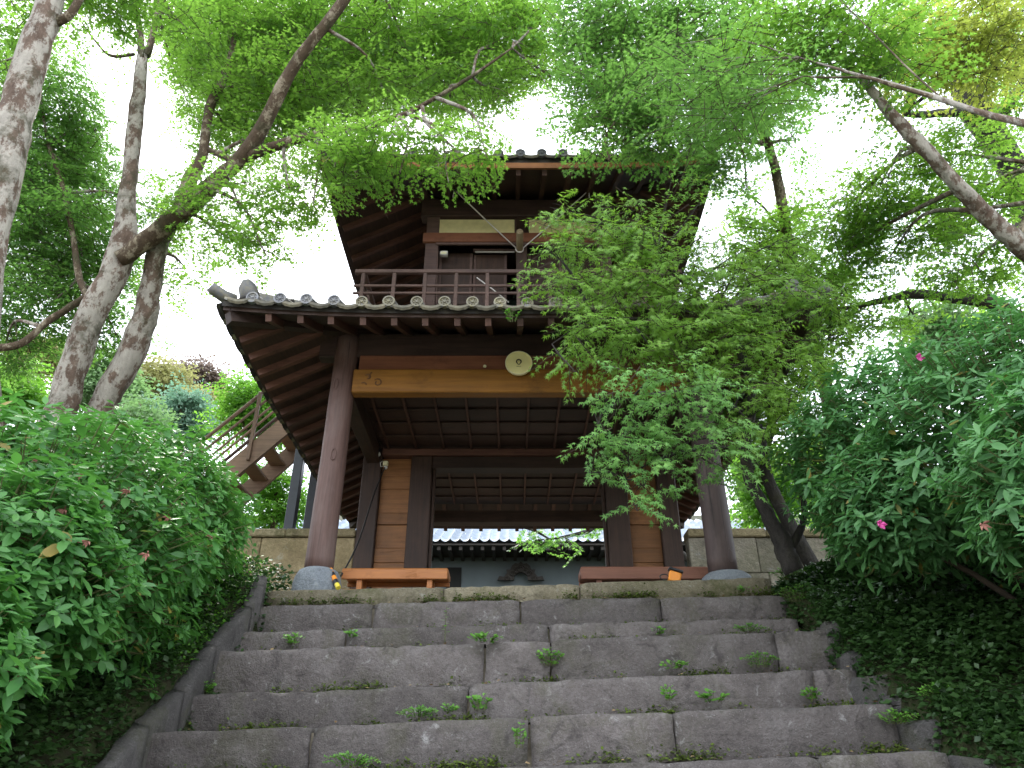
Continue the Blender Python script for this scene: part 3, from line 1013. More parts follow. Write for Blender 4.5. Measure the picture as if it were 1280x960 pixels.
# --- striking log on its ropes (pole hung level, end towards the steps)
ZL = 7.42
ya, yb = ZL / ratio(289), ZL / ratio(352)
lx = P(649.5, 300, 8.9)[0]
log = empty('striking_log', (lx, (ya + yb) / 2, ZL), 'round striking log hung on white ropes in front of the upper storey', 'log')
MB().tube([(lx, ya, ZL), (lx, ya + .006, ZL), (lx, (ya + yb) / 2, ZL + .004), (lx, yb, ZL)], [.044, .052, .056, .05], 14).build('pole', W_LOG, log, True)
hk = []
for sx, hp in ((-1, (568, 237)), (1, (737, 237))):
    h = P(hp[0], hp[1], 8.62)
    q = np.array((lx + sx * .05, ya + .42, ZL + .02))
    MB().tube([h, h * .5 + q * .5 + np.array((0, 0, -.012)), q], .0105, 6).build('rope', M_ROPE, log, True)
    MB().tube([h + np.array((0, 0, .0)), h + np.array((-.012, .0, -.1)), h + np.array((-.015, 0, -.17))], .009, 5).build('rope_tail', M_ROPE, log, True)
    MB().tube([h + np.array((0, 0, .22)), h + np.array((0, 0, .03)), h + np.array((.02, 0, 0)), h + np.array((0, 0, -.02))], .008, 6).build('hook', M_STEEL, log, True)
MB().tube([(lx - .056 * cos(a), ya + .42, ZL + .056 * sin(a)) for a in np.linspace(0, 2 * pi, 13)], .012, 6).build('rope_band', M_ROPE, log, True)
MB().tube([P(596, 347, 8.78), P(615, 361, 8.75), P(636, 378, 8.72)], .009, 5).build('pull_rope', M_ROPE, log, True)

# bell inside the room
bell = empty('temple_bell', (GX, CY, 6.2), 'bronze temple bell hung inside the upper storey', 'bell')
MB().lathe((GX, CY, 6.3), [(.36, 0), (.35, .05), (.31, .12), (.29, .5), (.26, .75), (.18, .88), (.05, .93)], 24).build('bell_body', M_BRONZE, bell, True)
MB().tube([(GX - .06, CY, 7.2), (GX - .06, CY, 7.34), (GX, CY, 7.4), (GX + .06, CY, 7.34), (GX + .06, CY, 7.2)], .025, 8).build('bell_loop', M_BRONZE, bell, True)
MB().tube([(GX, CY, 7.39), (GX, CY, 8.3)], .02, 8).build('hanger', M_STEEL, bell)

# --- cream disc on the front beam
c = P(648.5, 454, 7.52)
disc = empty('cream_disc', tuple(c), 'round cream disc with a small dark emblem fixed to the front beam', 'disc')
R_ = .160
MB().lathe(c, [(.05, .10), (.12, .09), (R_ * .98, .03), (R_, .0), (R_ * .97, -.012), (R_ * .92, -.012), (R_ * .90, -.004), (.001, -.004)], 40, 'y').build('face', M_DISC, disc)
MB().lathe(c, [(R_ * 1.004, .012), (R_ * 1.01, -.014), (R_ * .95, -.0145), (R_ * .94, -.006)], 40, 'y', False).build('rim', M_DISCR, disc)
em = MB()
cz = c + np.array((0, -.006, .018))
em.tube([cz + np.array((.027 * cos(a), 0, .027 * sin(a) * 1.05)) for a in np.linspace(-.75, pi + .75, 15)], .0085, 6)
em.tube([cz + np.array((-.02, 0, -.018)), cz + np.array((-.011, 0, -.034)), cz + np.array((0, 0, -.038)), cz + np.array((.011, 0, -.034)), cz + np.array((.02, 0, -.018))], .0055, 5)
em.tube([cz + np.array((-.009, 0, .012)), cz + np.array((0, 0, .006)), cz + np.array((.009, 0, .012))], .0028, 5)
for k in range(5): em.box(cz + np.array((-.022 + .011 * k, .001, -.062)), (.007, .004, .007))
em.build('emblem', M_INK, disc)
MB().lathe(c + np.array((0, .08, 0)), [(.055, 0), (.055, .07)], 14, 'y').build('bracket', M_STEEL, disc, True)
# small pale shell-like nail on the beam
p = P(606, 458, 7.59)
MB().lathe(p, [(.012, .01), (.022, -.004), (.016, -.02), (.004, -.026)], 8, 'y').build('beam_stud', M_DISCR, front_beam, True)

# --- lamp and socket on the left post, cable
p = P(473.5, 568.5, 9.9)
lm = empty('globe_lamp', tuple(p), 'tiny white lamp bulb under the ceiling above the left boards', 'lamp')
MB().lathe(p, [(.004, -.03), (.022, -.015), (.028, .005), (.02, .028), (.014, .04)], 12).build('bulb', M_LAMPW, lm, True)
MB().lathe(p + np.array((0, 0, .04)), [(.02, 0), (.024, .03), (.024, .06)], 10).build('lamp_socket', M_BLACK, lm, True)
p = P(482, 579.5, 9.92)
so = empty('junction_box', tuple(p), 'cream junction box with a dangling black cable on the left boards', 'box')
MB().box(p, (.075, .06, .07), None, .01).build('case', M_DISCR, so)
MB().box(p + np.array((.012, -.02, -.07)), (.045, .05, .05), None, .012).build('plug', M_LAMPW, so)
MB().tube([p + np.array((-.045, -.02, .03)), p + np.array((-.07, -.03, 0)), p + np.array((-.06, -.03, -.06)), p + np.array((-.02, -.03, -.05))], .006, 5).build('loop', M_LAMPW, so, True)
q0, q1 = p + np.array((0, -.04, -.08)), P(426, 720, 8.05)
MB().tube([q0 * (1 - k) + q1 * k + np.array((0.0, 0, -.11 * sin(pi * k))) + np.array((-.02 * sin(pi * k * 2), 0, 0)) for k in np.linspace(0, 1, 12)], .011, 6).build('cable', M_CABLE, so, True)

# --- benches under the gate
def bench(x0, x1, y0, zt, zb, m, label):
    b = empty('bench', ((x0 + x1) / 2, y0 + .2, FLOOR), label, 'bench', 'wooden benches under the gate')
    bx('seat', x0, x1, y0, y0 + .36, zb + .05, zt, m, b, .012)
    bx('front_apron', x0 + .004, x1 - .004, y0 - .012, y0 + .022, zb, zt - .012, m, b, .006)
    bx('back_apron', x0 + .004, x1 - .004, y0 + .33, y0 + .355, zb, zb + .048, m, b, .006)
    for x in (x0 + .2, x1 - .2):
        for y in (y0 + .05, y0 + .29):
            bx('leg', x - .03, x + .03, y - .025, y + .025, FLOOR, zb + .048, m, b, .005)
        bx('stretcher', x - .02, x + .02, y0 + .076, y0 + .264, FLOOR + .07, FLOOR + .11, m, b, .004)
    return b
zt_, zb_ = ratio(710) * 8.1, ratio(724) * 8.1
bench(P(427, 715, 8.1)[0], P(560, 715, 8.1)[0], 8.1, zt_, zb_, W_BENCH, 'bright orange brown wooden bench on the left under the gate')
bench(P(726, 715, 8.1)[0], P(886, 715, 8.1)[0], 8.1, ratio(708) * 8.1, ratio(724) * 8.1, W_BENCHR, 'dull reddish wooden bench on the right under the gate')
# orange board lying under the left bench
bx_ = tag(MB().box((-1.45, 7.9, FLOOR + .06), (.9, .16, .035), None, .006).build('loose_plank', W_BENCH), 'narrow orange plank lying under the left bench', 'plank')

# --- barrier bar and small tool bag
p = P(419, 722, 7.72)
bar = empty('striped_barrier_pole', tuple(p), 'short orange and black striped pole leaning beside the left base stone', 'pole')
a, b = P(413, 712, 7.66), P(423, 735, 7.52)
for k in range(5):
    q, s = k / 5, (k + 1) / 5
    MB().tube([a * (1 - q) + b * q, a * (1 - s) + b * s], .026, 8).build('stripe', (M_ORANGE, M_BLACK, M_ORANGE, M_BLACK, M_YEL)[k], bar)
p = P(843, 720, 7.62)
bag = empty('tool_pouch', tuple(p - np.array((0, 0, .06))), 'small orange pouch with black flap and strap before the right bench', 'pouch')
rt = Matrix.Rotation(.3, 3, 'Y')
MB().box(p + np.array((0, 0, -.015)), (.125, .08, .12), rt, .015).build('body', M_ORANGE, bag)
MB().box(Vector(p) + rt @ Vector((0, -.005, .055)), (.15, .1, .03), rt, .01).build('flap', M_BLACK, bag)
MB().tube([p + np.array((-.06 - .045 * (1 - cos(a)), 0, .03 * sin(a) - .01)) for a in np.linspace(0, 2 * pi, 14)], .006, 5).build('strap', M_BLACK, bag, True)

# ================================================================ garden walls left and right of the gate
def gwall(x0, x1, label, m, cap, seed):
    wl = empty('stone_wall', ((x0 + x1) / 2, CY, 1.8), label, 'wall', 'low stone walls beside the gate')
    r = random.Random(seed)
    ztop = ratio(661.5) * 10.0
    zc = ratio(672) * 10.02
    x = x0
    while x < x1 - .05:
        x_ = min(x + r.uniform(.85, 1.15), x1)
        bx('cap_stone', x + .003, x_ - .003, CY - .16, CY + .16, zc, ztop + r.uniform(-.006, .006), cap, wl, .015)
        x = x_
    zs = [1.6, 2.1, zc - .47 + .02, zc - .003]
    zs = [1.6, 2.08, 2.66, zc - .003]
    for k, (a, b) in enumerate(zip(zs, zs[1:])):
        x = x0 - (0 if k % 2 else .0)
        first = True
        while x < x1 - .05:
            L = r.uniform(.55, .95) if not first or k % 2 == 0 else .42
            first = False
            x_ = min(x + L, x1)
            bx('stone_block', x + .004, x_ - .004, CY - .11 + r.uniform(-.006, .006), CY + .11, a + .003, b - .003, m, wl, .01)
            x = x_
gwall(-7.2, P(443, 690, 10.0)[0] - .01, 'yellow sandstone wall left of the gate', M_WALL, M_CAP, 5)
gwall(P(861, 690, 10.0)[0] + .01, 8.0, 'grey brown sandstone wall right of the gate', M_WALLG, M_CAP, 6)
bx('gap_filler', 0, 0, 0, 0, 0, 0, W_DARK) if False else None

# ================================================================ wooden staircase up to the balcony, left side
st = empty('outside_staircase', (-4.2, 11.45, 1.8), 'brown wooden outside staircase rising to the upper storey, left of the gate', 'staircase')
def stl(px, py, Y): return Vector(P(px, py, Y))
sa, sb = stl(284, 593, 11.0), stl(356, 533, 11.0)      # near stringer, lower edge to top
dirv = (sb - sa).normalized()
up_ = Vector((-dirv.z, 0, dirv.x))
SA, SB = sa - dirv * 3.2, sb + dirv * .55
for yy in (11.0, 11.88):
    a, b = Vector((SA.x, yy, SA.z)), Vector((SB.x, yy, SB.z))
    MB().beam(a, b, .06, .3, up=(up_.x, up_.y, up_.z)).build('stringer', W_STAIR, st)
nst = int((SB - SA).length / .38)
for k in range(nst):
    c = SA + dirv * (.12 + k * .38)
    MB().box((c.x, 11.44, c.z - .0), (.26, .82, .045), None, .006).build('tread', W_STAIR, st)
for yy in (10.98, 11.9):
    for k, (off, th) in enumerate(((1.02, .06), (.78, .045), (.55, .04), (.4, .04))):
        a, b = Vector((SA.x, yy, SA.z + off + .1)), Vector((SB.x + .3, yy, SB.z + off + .1 + .3 * dirv.z / dirv.x))
        MB().tube([a, b], th / 2, 8).build('handrail', W_RAIL if yy > 11.5 else W_STAIR, st, True)
    for k in range(5):
        q = SA + (SB - SA) * (k / 4 * .98 + .01)
        MB().box((q.x, yy + (.045 if yy > 11.5 else -.045), q.z + .5), (.055, .055, 1.24), None, .006).build('baluster', W_STAIR, st)
for x, yy in ((-3.42, 11.0), (-3.39, 11.9)):
    MB().box((x, yy, 3.85), (.15, .15, 4.1), None, .01).build('landing_post', M_STEEL, st)
bx('landing', -3.6, GX - BX - .08, 10.9, 12.0, ZF - .14, ZF - .04, W_STAIR, st)

# ================================================================ temple hall behind
hall = empty('temple_hall', (GX, 25, 1.8), 'grey walled temple hall with pale tiled roof seen through the gate', 'building')
HY, HE = 21.0, 19.85
ze = ratio(679) * HE
bx('wall', -8, 8, HY, HY + 8, 1.7, ze - .02, M_PLASTER, hall, 0)
bx('wall_beam', -8.02, 8.02, HY - .06, HY - .01, ratio(697) * HY, ratio(689) * HY, W_DARK, hall)
tot = 44
m_ = MB().box((0, 0, 0), (.09, 1.1, .11)).mesh('eave_rafter', M_CARVE)
for k in range(-26, 27):
    place('eave_rafter', m_, (GX + .3 * k, HE + .6, ze - .12), hall)
bx('eave_board', -8.3, 8.3, HE, HE + 1.3, ze - .06, ze - .004, M_CARVE, hall)
# wavy pan-and-roll tiles
sl = .46
for k in range(-30, 31):
    x = GX + .27 * k + .1
    m2 = MB(); vs, fs = [], []
    for j in range(9):
        y = HE - .06 + j * .62
        for hh in ((0.03, 0.0) if j < 8 else (0.0,)):
            for i in range(9):
                u = i / 8
                prof = .055 - .085 * sin(pi * u) ** .75
                vs.append((x + .268 * u, y + (.61 if hh == 0 and j < 8 else 0), ze + .06 + sl * (y - HE) + (sl * .61 if hh == 0 and j < 8 else 0) + prof + hh))
    nr = len(vs) // 9
    for j in range(nr - 1):
        for i in range(8): fs.append((j * 9 + i, j * 9 + i + 1, (j + 1) * 9 + i + 1, (j + 1) * 9 + i))
    m2.add(vs, fs).build('roof_tile', M_HTILE, hall, True)
bx('roof_back', -8.2, 8.2, HE + 5.0, HE + 10, ze - .3, ze + 2.3, M_TILE, hall)
a, b = P(559, 712, HY), P(577, 712, HY)
bx('painted_opening', a[0], b[0], HY - .03, HY + .02, 4.4, ratio(709.5) * HY, M_BLACKPANEL, hall)  # thin black panel on the solid wall; its colour stands for interior shade
# carved gable piece with a small arch
cz = P(650, 725, HY - .12)
out = [(622, 726), (624, 721), (630, 722), (634, 717), (633, 713), (638, 713), (640, 708), (644, 705), (648, 706), (651, 703), (654, 706), (658, 705), (662, 708), (664, 713), (669, 713), (668, 717), (672, 722), (678, 721), (680, 726)]
arch = [(660, 726), (659, 721), (655, 717), (651, 716), (647, 717), (643, 721), (642, 726)]
cv = MB()
ring = [P(a, b, HY - .1) for a, b in out + arch]
n = len(ring)
dpt = np.array((0, -.1, 0))
from mathutils.geometry import tessellate_polygon
fs = [tuple(t_) for t_ in tessellate_polygon([[Vector((q[0], q[2], 0)) for q in ring]])]
cv.add([q + dpt for q in ring], fs)
cv.add(ring + [q + dpt for q in ring], [(k, (k + 1) % n, n + (k + 1) % n, n + k) for k in range(n)])
go = cv.build('gable_carving', M_CARVE, hall)
for a_, b_, rr in ((641, 717, .09), (661, 717, .09), (651, 711, .12), (634, 723, .07), (668, 723, .07), (645, 711, .06), (657, 711, .06)):
    q = P(a_, b_, HY - .2)
    MB().tube([q + np.array((rr * cos(t_) * (1 - t_ / 14), -.01, rr * sin(t_) * (1 - t_ / 14))) for t_ in np.linspace(0, 9, 20)], .02, 5).build('carved_curl', M_CARVE, go, True)
# ================================================================ leaves
def tpl_maple(simple=False):
    ang = [0, 25, 50, 76, 103, 150, 180]
    rad = [1.0, .27, .9, .25, .62, .12, .10]
    pts = []
    for a, r in zip(ang, rad): pts.append((a, r))
    full = [(a, r) for a, r in pts] + [(-a, r) for a, r in pts[-2:0:-1]]
    v = [(0, 0, 0)]
    for a, r in full:
        x, y = r * sin(radians(a)), r * cos(radians(a))
        v.append((x, y, -.22 * r * r + .03))
    n = len(full)
    tris = [(0, 1 + (i + 1) % n, 1 + i) for i in range(n)]
    return np.array(v), np.array(tris)
def tpl_lobe5():
    full = [(0, 1), (32, .38), (62, .9), (100, .3), (140, .5), (180, .1), (-140, .5), (-100, .3), (-62, .9), (-32, .38)]
    v = [(r * sin(radians(a)), r * cos(radians(a)), -.2 * r * r) for a, r in full]
    # six flat triangles are enough at this distance
    tris = [(0, 9, 1), (2, 1, 3), (8, 7, 9), (4, 3, 5), (6, 5, 7), (1, 9, 3), (9, 7, 3), (3, 7, 5)]
    return np.array(v), np.array(tris)
def tpl_oval(w=.24, droop=.18, fold=.07):
    v = [(0, 0, 0), (w * .92, .36, 0), (w * .86, .7, 0), (0, 1.04, -.02), (-w * .86, .7, 0), (-w * .92, .36, 0), (0, .36, -fold), (0, .7, -fold)]
    v = [(x, y, z - droop * y * y) for x, y, z in v]
    t = [(0, 1, 6), (1, 2, 7), (1, 7, 6), (2, 3, 7), (0, 6, 5), (5, 6, 7), (5, 7, 4), (4, 7, 3)]
    return np.array(v), np.array(t)
def tpl_kite():
    v = [(0, -.1, 0), (.42, .35, .06), (0, 1, -.1), (-.42, .35, .06)]
    return np.array(v, float), np.array([(0, 1, 2), (0, 2, 3)])
T_MAPLE, T_LOBE, T_OVAL, T_KITE = tpl_maple(), tpl_lobe5(), tpl_oval(), tpl_kite()
T_OVAL2 = tpl_oval(.17, .12, .05)
T_ROUND = tpl_oval(.36, .1, .05)
T_SMALL = (np.array([(0, 0, 0), (.36, .5, .05), (0, 1, -.1), (-.36, .5, .05), (0, .5, -.04)]), np.array([(0, 1, 4), (1, 2, 4), (2, 3, 4), (3, 0, 4)]))

def norm(a): return a / np.maximum(np.linalg.norm(a, axis=-1, keepdims=True), 1e-9)
def frames(tip, nrm):
    y = norm(tip)
    z = norm(nrm - y * (nrm * y).sum(-1, keepdims=True))
    x = np.cross(y, z)
    return np.stack([x, y, z], -1)          # columns
def leaf_mesh(name, tpl, pos, R, sc, m, smooth=True):
    v, t = tpl
    n, k = len(pos), len(v)
    V = np.einsum('nij,kj->nki', R, v) * sc[:, None, None] + pos[:, None, :]
    T = (t[None] + (np.arange(n) * k)[:, None, None]).reshape(-1)
    me = bpy.data.meshes.new(name)
    me.vertices.add(n * k)
    me.vertices.foreach_set('co', V.reshape(-1).astype(np.float32))
    nt_ = len(T) // 3
    me.loops.add(nt_ * 3); me.loops.foreach_set('vertex_index', T.astype(np.int32))
    me.polygons.add(nt_)
    me.polygons.foreach_set('loop_start', np.arange(0, nt_ * 3, 3, dtype=np.int32))
    me.polygons.foreach_set('use_smooth', np.full(nt_, smooth))
    me.materials.append(m)
    me.update(calc_edges=True)
    return me

class Leaves:
    """collects leaf placements; the nearest `single` ones become objects of their own, the rest one mesh"""
    def __init__(s): s.p, s.R, s.s = [], [], []
    def add(s, p, R, sc): s.p.append(p); s.R.append(R); s.s.append(sc)
    def build(s, parent, tpl, m, single=0, part='foliage', leaf='leaf', vis=None):
        p, R, sc = np.concatenate(s.p), np.concatenate(s.R), np.concatenate(s.s)
        # nothing grows in front of the lens or inside the timber
        keep = np.linalg.norm(p, axis=1) > 1.6
        ins = (abs(p[:, 0] - GX) < 3.3) & (p[:, 1] > 6.45) & (p[:, 1] < 13.8) & (p[:, 2] < 6.2) & (p[:, 2] > 4.3)
        ins |= (abs(p[:, 0] - GX) < 2.45) & (p[:, 1] > 7.4) & (p[:, 1] < 13) & (p[:, 2] > 1.8) & (p[:, 2] < 9)
        ins |= (abs(p[:, 0] - GX) < 2.85) & (p[:, 1] > 7.55) & (p[:, 1] < 12.7) & (p[:, 2] > 7.8) & (p[:, 2] < 9.2)
        keep &= ~ins
        p, R, sc = p[keep], R[keep], sc[keep]
        if single:
            u = p[:, 0]; dpt = p[:, 1] * cos(PITCH) + p[:, 2] * sin(PITCH)
            px = u / dpt * F + 640; py = 480 - (p[:, 2] * cos(PITCH) - p[:, 1] * sin(PITCH)) / dpt * F
            inside = (px > 5) & (px < 1275) & (py > 5) & (py < 955)
            key = sc / dpt * inside + (vis(p) if vis is not None else 0)
            order = np.argsort(-key)
            big, rest = order[:single], order[single:]
            base = bpy.data.meshes.new(leaf)
            base.from_pydata([tuple(q) for q in tpl[0]], [], [tuple(int(i) for i in f) for f in tpl[1]])
            base.materials.append(m)
            base.polygons.foreach_set('use_smooth', [True] * len(base.polygons))
            off = Vector((0, 0, 0)); q = parent
            while q is not None: off += q.location; q = q.parent
            for i in big:
                o = bpy.data.objects.new(leaf, base)
                COL.objects.link(o); o.parent = parent
                M = Matrix([list(r_) for r_ in R[i] * sc[i]]).to_4x4()
                M.translation = Vector(p[i]) - off
                o.matrix_local = M
        else:
            rest = np.arange(len(p))
        o = link(part, leaf_mesh(part, tpl, p[rest], R[rest], sc[rest], m), parent)
        tag(o, kind='stuff')
        return o, len(p)

def unit_ball(n):
    a = norm(RNG.normal(size=(n, 3)))
    return a * (RNG.random((n, 1)) ** (1 / 3))

def sprays(lv, tw, c, r, n, leafs, nleaf=16, length=(.25, .5), droop=.25, flat=.35, up=1.0, face=None):
    """n leafy twigs scattered through an ellipsoid, each a flattish spray of paired leaves"""
    c, r = np.array(c), np.array(r)
    b = unit_ball(n)
    start = c + b * r
    az = RNG.random(n) * 2 * pi
    d = np.stack([np.cos(az), np.sin(az), RNG.normal(0, .22, n) - droop], -1)
    d += b * np.array((.7, .7, .25))
    d = norm(d)
    L = RNG.uniform(length[0], length[1], n)
    pn = norm(np.stack([RNG.normal(0, flat, n), RNG.normal(0, flat, n), np.full(n, up)], -1))
    side = norm(np.cross(d, pn))
    k = nleaf
    tt = (np.arange(k) + .5 + RNG.uniform(-.3, .3, (n, k))) / k
    sg = np.where(np.arange(k) % 2 == 0, 1, -1)[None, :] * np.ones((n, 1))
    lat = RNG.uniform(.02, .11, (n, k)) * (1.15 - .7 * tt) * (L[:, None] / .4)
    bend = -droop * .35 * (tt ** 2) * L[:, None]
    p = start[:, None] + d[:, None] * (tt * L[:, None])[..., None] + side[:, None] * (sg * lat)[..., None]
    p[..., 2] += bend + RNG.normal(0, .012, (n, k))
    tip = side[:, None] * (sg * RNG.uniform(.5, 1.2, (n, k)))[..., None] + d[:, None] * RNG.uniform(.3, 1.1, (n, k))[..., None]
    tip[..., 2] -= RNG.uniform(.05, .5, (n, k))
    nr = pn[:, None] + RNG.normal(0, .33, (n, k, 3))
    if face is not None:
        nr = nr * .55 + np.array(face) + RNG.normal(0, .2, (n, k, 3)); tip[..., 2] -= .35
    R = frames(tip.reshape(-1, 3), nr.reshape(-1, 3))
    sc = leafs * RNG.uniform(.65, 1.2, n * k)
    lv.add(p.reshape(-1, 3), R, sc)
    if tw is not None:
        for i in range(n):
            e = start[i] + d[i] * L[i]; e = e + np.array((0, 0, -droop * .35 * L[i]))
            tw.tube([start[i] - d[i] * .04, start[i] + d[i] * L[i] * .5 + np.array((0, 0, -droop * .08 * L[i])), e], [.0045, .003, .0015], 3, False)

def bumpy(rad, n, r, amt=.08):
    ph = r.uniform(0, 6.28)
    return [[rr * (1 + amt * sin(2 * 2 * pi * k / n + ph + i * .5) + amt * .8 * r.uniform(-1, 1)) for k in range(n)] for i, rr in enumerate(rad)]

def limb(parent, name, pts, rad, m, seed=1, n=12, sub=5):
    r = random.Random(seed)
    p, q = catmull(pts, rad, sub)
    p = [a + np.array((r.uniform(-1, 1), r.uniform(-1, 1), r.uniform(-1, 1))) * b * .10 for a, b in zip(p, q)]
    MB().tube(p, bumpy(q, n, r), n).build(name, m, parent, True)
    return p, q

def tree(name, label, cat, group, base, limbs, clusters, leafsz, lm, bm, tpl=T_LOBE, dens=1.0, single=0, nleaf=20, length=(.28, .58), droop=.22, twigs=True, branch_r=.02, flat=.24, face=None, seed=1, branches=True):
    root = empty(name, base, label, cat, group)
    ends = []
    for i, (pn_, pts, rad) in enumerate(limbs):
        p, q = limb(root, pn_, pts, rad, M_BARKB if (pn_ == 'limb' and bm is M_BARK) else bm, seed * 31 + i, 14 if max(rad) > .08 else 8)
        ends += list(zip(p, q))
    EP = np.array([e[0] for e in ends]); ER = np.array([e[1] for e in ends])
    br, tw = MB(), MB() if twigs else None
    groups = {}
    r = random.Random(seed)
    for cl in clusters:
        c, rr, n = np.array(cl[0]), np.array(cl[1]), cl[2]
        mk = cl[3] if len(cl) > 3 else None
        lv = groups.setdefault(mk, Leaves())
        sprays(lv, tw, c, rr, max(1, int(n * dens)), leafsz * (cl[4] if len(cl) > 4 else 1), nleaf, length, droop, flat, 1.0, face)
        if branches:
            k = int(np.argmin(np.linalg.norm(EP - c, axis=1) + (ER < .02) * .3))
            a = EP[k]; e = c + rr * np.array((.2, .2, 0)) * r.uniform(-1, 1)
            L = np.linalg.norm(e - a)
            if L > .15:
                mid = (a + e) / 2 + np.array((r.uniform(-.12, .12), r.uniform(-.12, .12), .10)) * L
                pts, rad = catmull([a, mid, e, e + (e - mid) * .3], [min(branch_r * 1.5, ER[k]), branch_r, branch_r * .5, branch_r * .2], 4)
                br.tube(pts, rad, 6)
                for q in range(4):
                    b0 = pts[r.randrange(3, len(pts))]
                    e2 = c + rr * np.array([r.uniform(-.8, .8) for _ in range(3)])
                    br.tube([b0, (b0 + e2) / 2 + np.array((0, 0, .03)), e2], [branch_r * .45, branch_r * .3, branch_r * .12], 5, False)
    if br.v: tag(br.build('branches', bm, root, True), kind='stuff')
    if tw is not None and tw.v: tag(tw.build('twigs', M_TWIG, root), kind='stuff')
    tot = 0
    for mk, lv in groups.items():
        o, n = lv.build(root, tpl, mk or lm, single if mk is None else 0, 'crown')
        tot += n
    print('tree', name, tot)
    return root

def CL(px, py, rx, ry, Y, dens=1.0, m=None, dz=None, s=1.0, k=185):
    """cluster given by where its middle stands: pixel + distance; radii in pixels"""
    d = ray(px, py); t_ = Y / d[1]
    c = d * t_
    rw, rh = rx * 1.08 * t_ / F, ry * 1.08 * t_ / F
    dy = dz if dz else (rw + rh) * .55
    n = max(2, int(k * dens * rw * rh * pi))
    return (c, (rw, dy, rh), n, m, s)

# ================================================================ left trees
# big pale maple with two stems behind the left shrub
Y = 8.0
def Q(px, py, Y): return tuple(P(px, py, Y))
def shift(c):
    # lift the high sprays behind the limbs that carry them
    q = np.array(c[0]); py = 480 - F * (q[2] * cos(PITCH) - q[1] * sin(PITCH)) / (q[1] * cos(PITCH) + q[2] * sin(PITCH))
    if py > 178: return c
    f = 1 + .16 * min(1, (178 - py) / 30)
    return (q * f, tuple(np.array(c[1]) * f), int(c[2] * f * f), c[3], c[4])
limbsA = [
    ('trunk', [Q(30, 640, 8.2), Q(72, 520, 8.1), Q(112, 405, 8.0), Q(150, 318, 7.9), Q(160, 235, 7.8), Q(170, 150, 7.7), Q(178, 70, 7.6)], [0.226, 0.187, 0.174, 0.165, 0.117, 0.104, 0.078]),
    ('trunk', [Q(85, 620, 8.6), Q(122, 520, 8.5), Q(165, 440, 8.4), Q(183, 385, 8.3), Q(196, 312, 8.05), Q(215, 268, 7.8)], [0.209, 0.183, 0.165, 0.148, 0.135, 0.122]),
    ('limb', [Q(148, 325, 7.85), Q(200, 288, 7.75), Q(252, 243, 7.45), Q(300, 200, 7.2), Q(334, 148, 6.9), Q(366, 84, 6.6), Q(415, 20, 6.3), Q(470, -50, 6.1)], [0.122, 0.131, 0.122, 0.109, 0.087, 0.083, 0.074, 0.052]),
    ('limb', [Q(300, 200, 7.2), Q(345, 182, 7.05), Q(395, 168, 6.9), Q(450, 158, 6.75), Q(500, 145, 6.6), Q(545, 122, 6.5), Q(590, 95, 6.4), Q(640, 60, 6.3)], [0.074, 0.065, 0.057, 0.039, 0.035, 0.028, 0.021, 0.012]),
    ('limb', [Q(222, 262, 7.75), Q(238, 225, 7.7), Q(254, 190, 7.7), Q(262, 135, 7.7), Q(285, 85, 7.6), Q(295, 30, 7.5)], [0.087, 0.096, 0.074, 0.065, 0.061, 0.035]),
    ('limb', [Q(262, 188, 7.7), Q(285, 198, 7.5), Q(302, 203, 7.3)], [0.044, 0.044, 0.035]),
    ('limb', [Q(178, 75, 7.6), Q(172, 20, 7.5), Q(160, -40, 7.4)], [0.065, 0.052, 0.044]),
    ('limb', [Q(184, 70, 7.6), Q(196, 20, 7.6), Q(205, -40, 7.6)], [0.052, 0.044, 0.035]),
    ('limb', [Q(168, 68, 7.6), Q(140, 70, 7.5), Q(122, 55, 7.4), Q(100, 25, 7.3)], [0.026, 0.023, 0.017, 0.010]),
    ('limb', [Q(120, 395, 8.1), Q(100, 350, 8.3), Q(92, 300, 8.4), Q(80, 240, 8.5), Q(60, 180, 8.6)], [0.048, 0.044, 0.039, 0.044, 0.026]),
    ('limb', [Q(106, 372, 8.2), Q(60, 402, 8.1), Q(25, 430, 8.0), Q(-20, 436, 7.9)], [0.044, 0.048, 0.048, 0.044]),
]
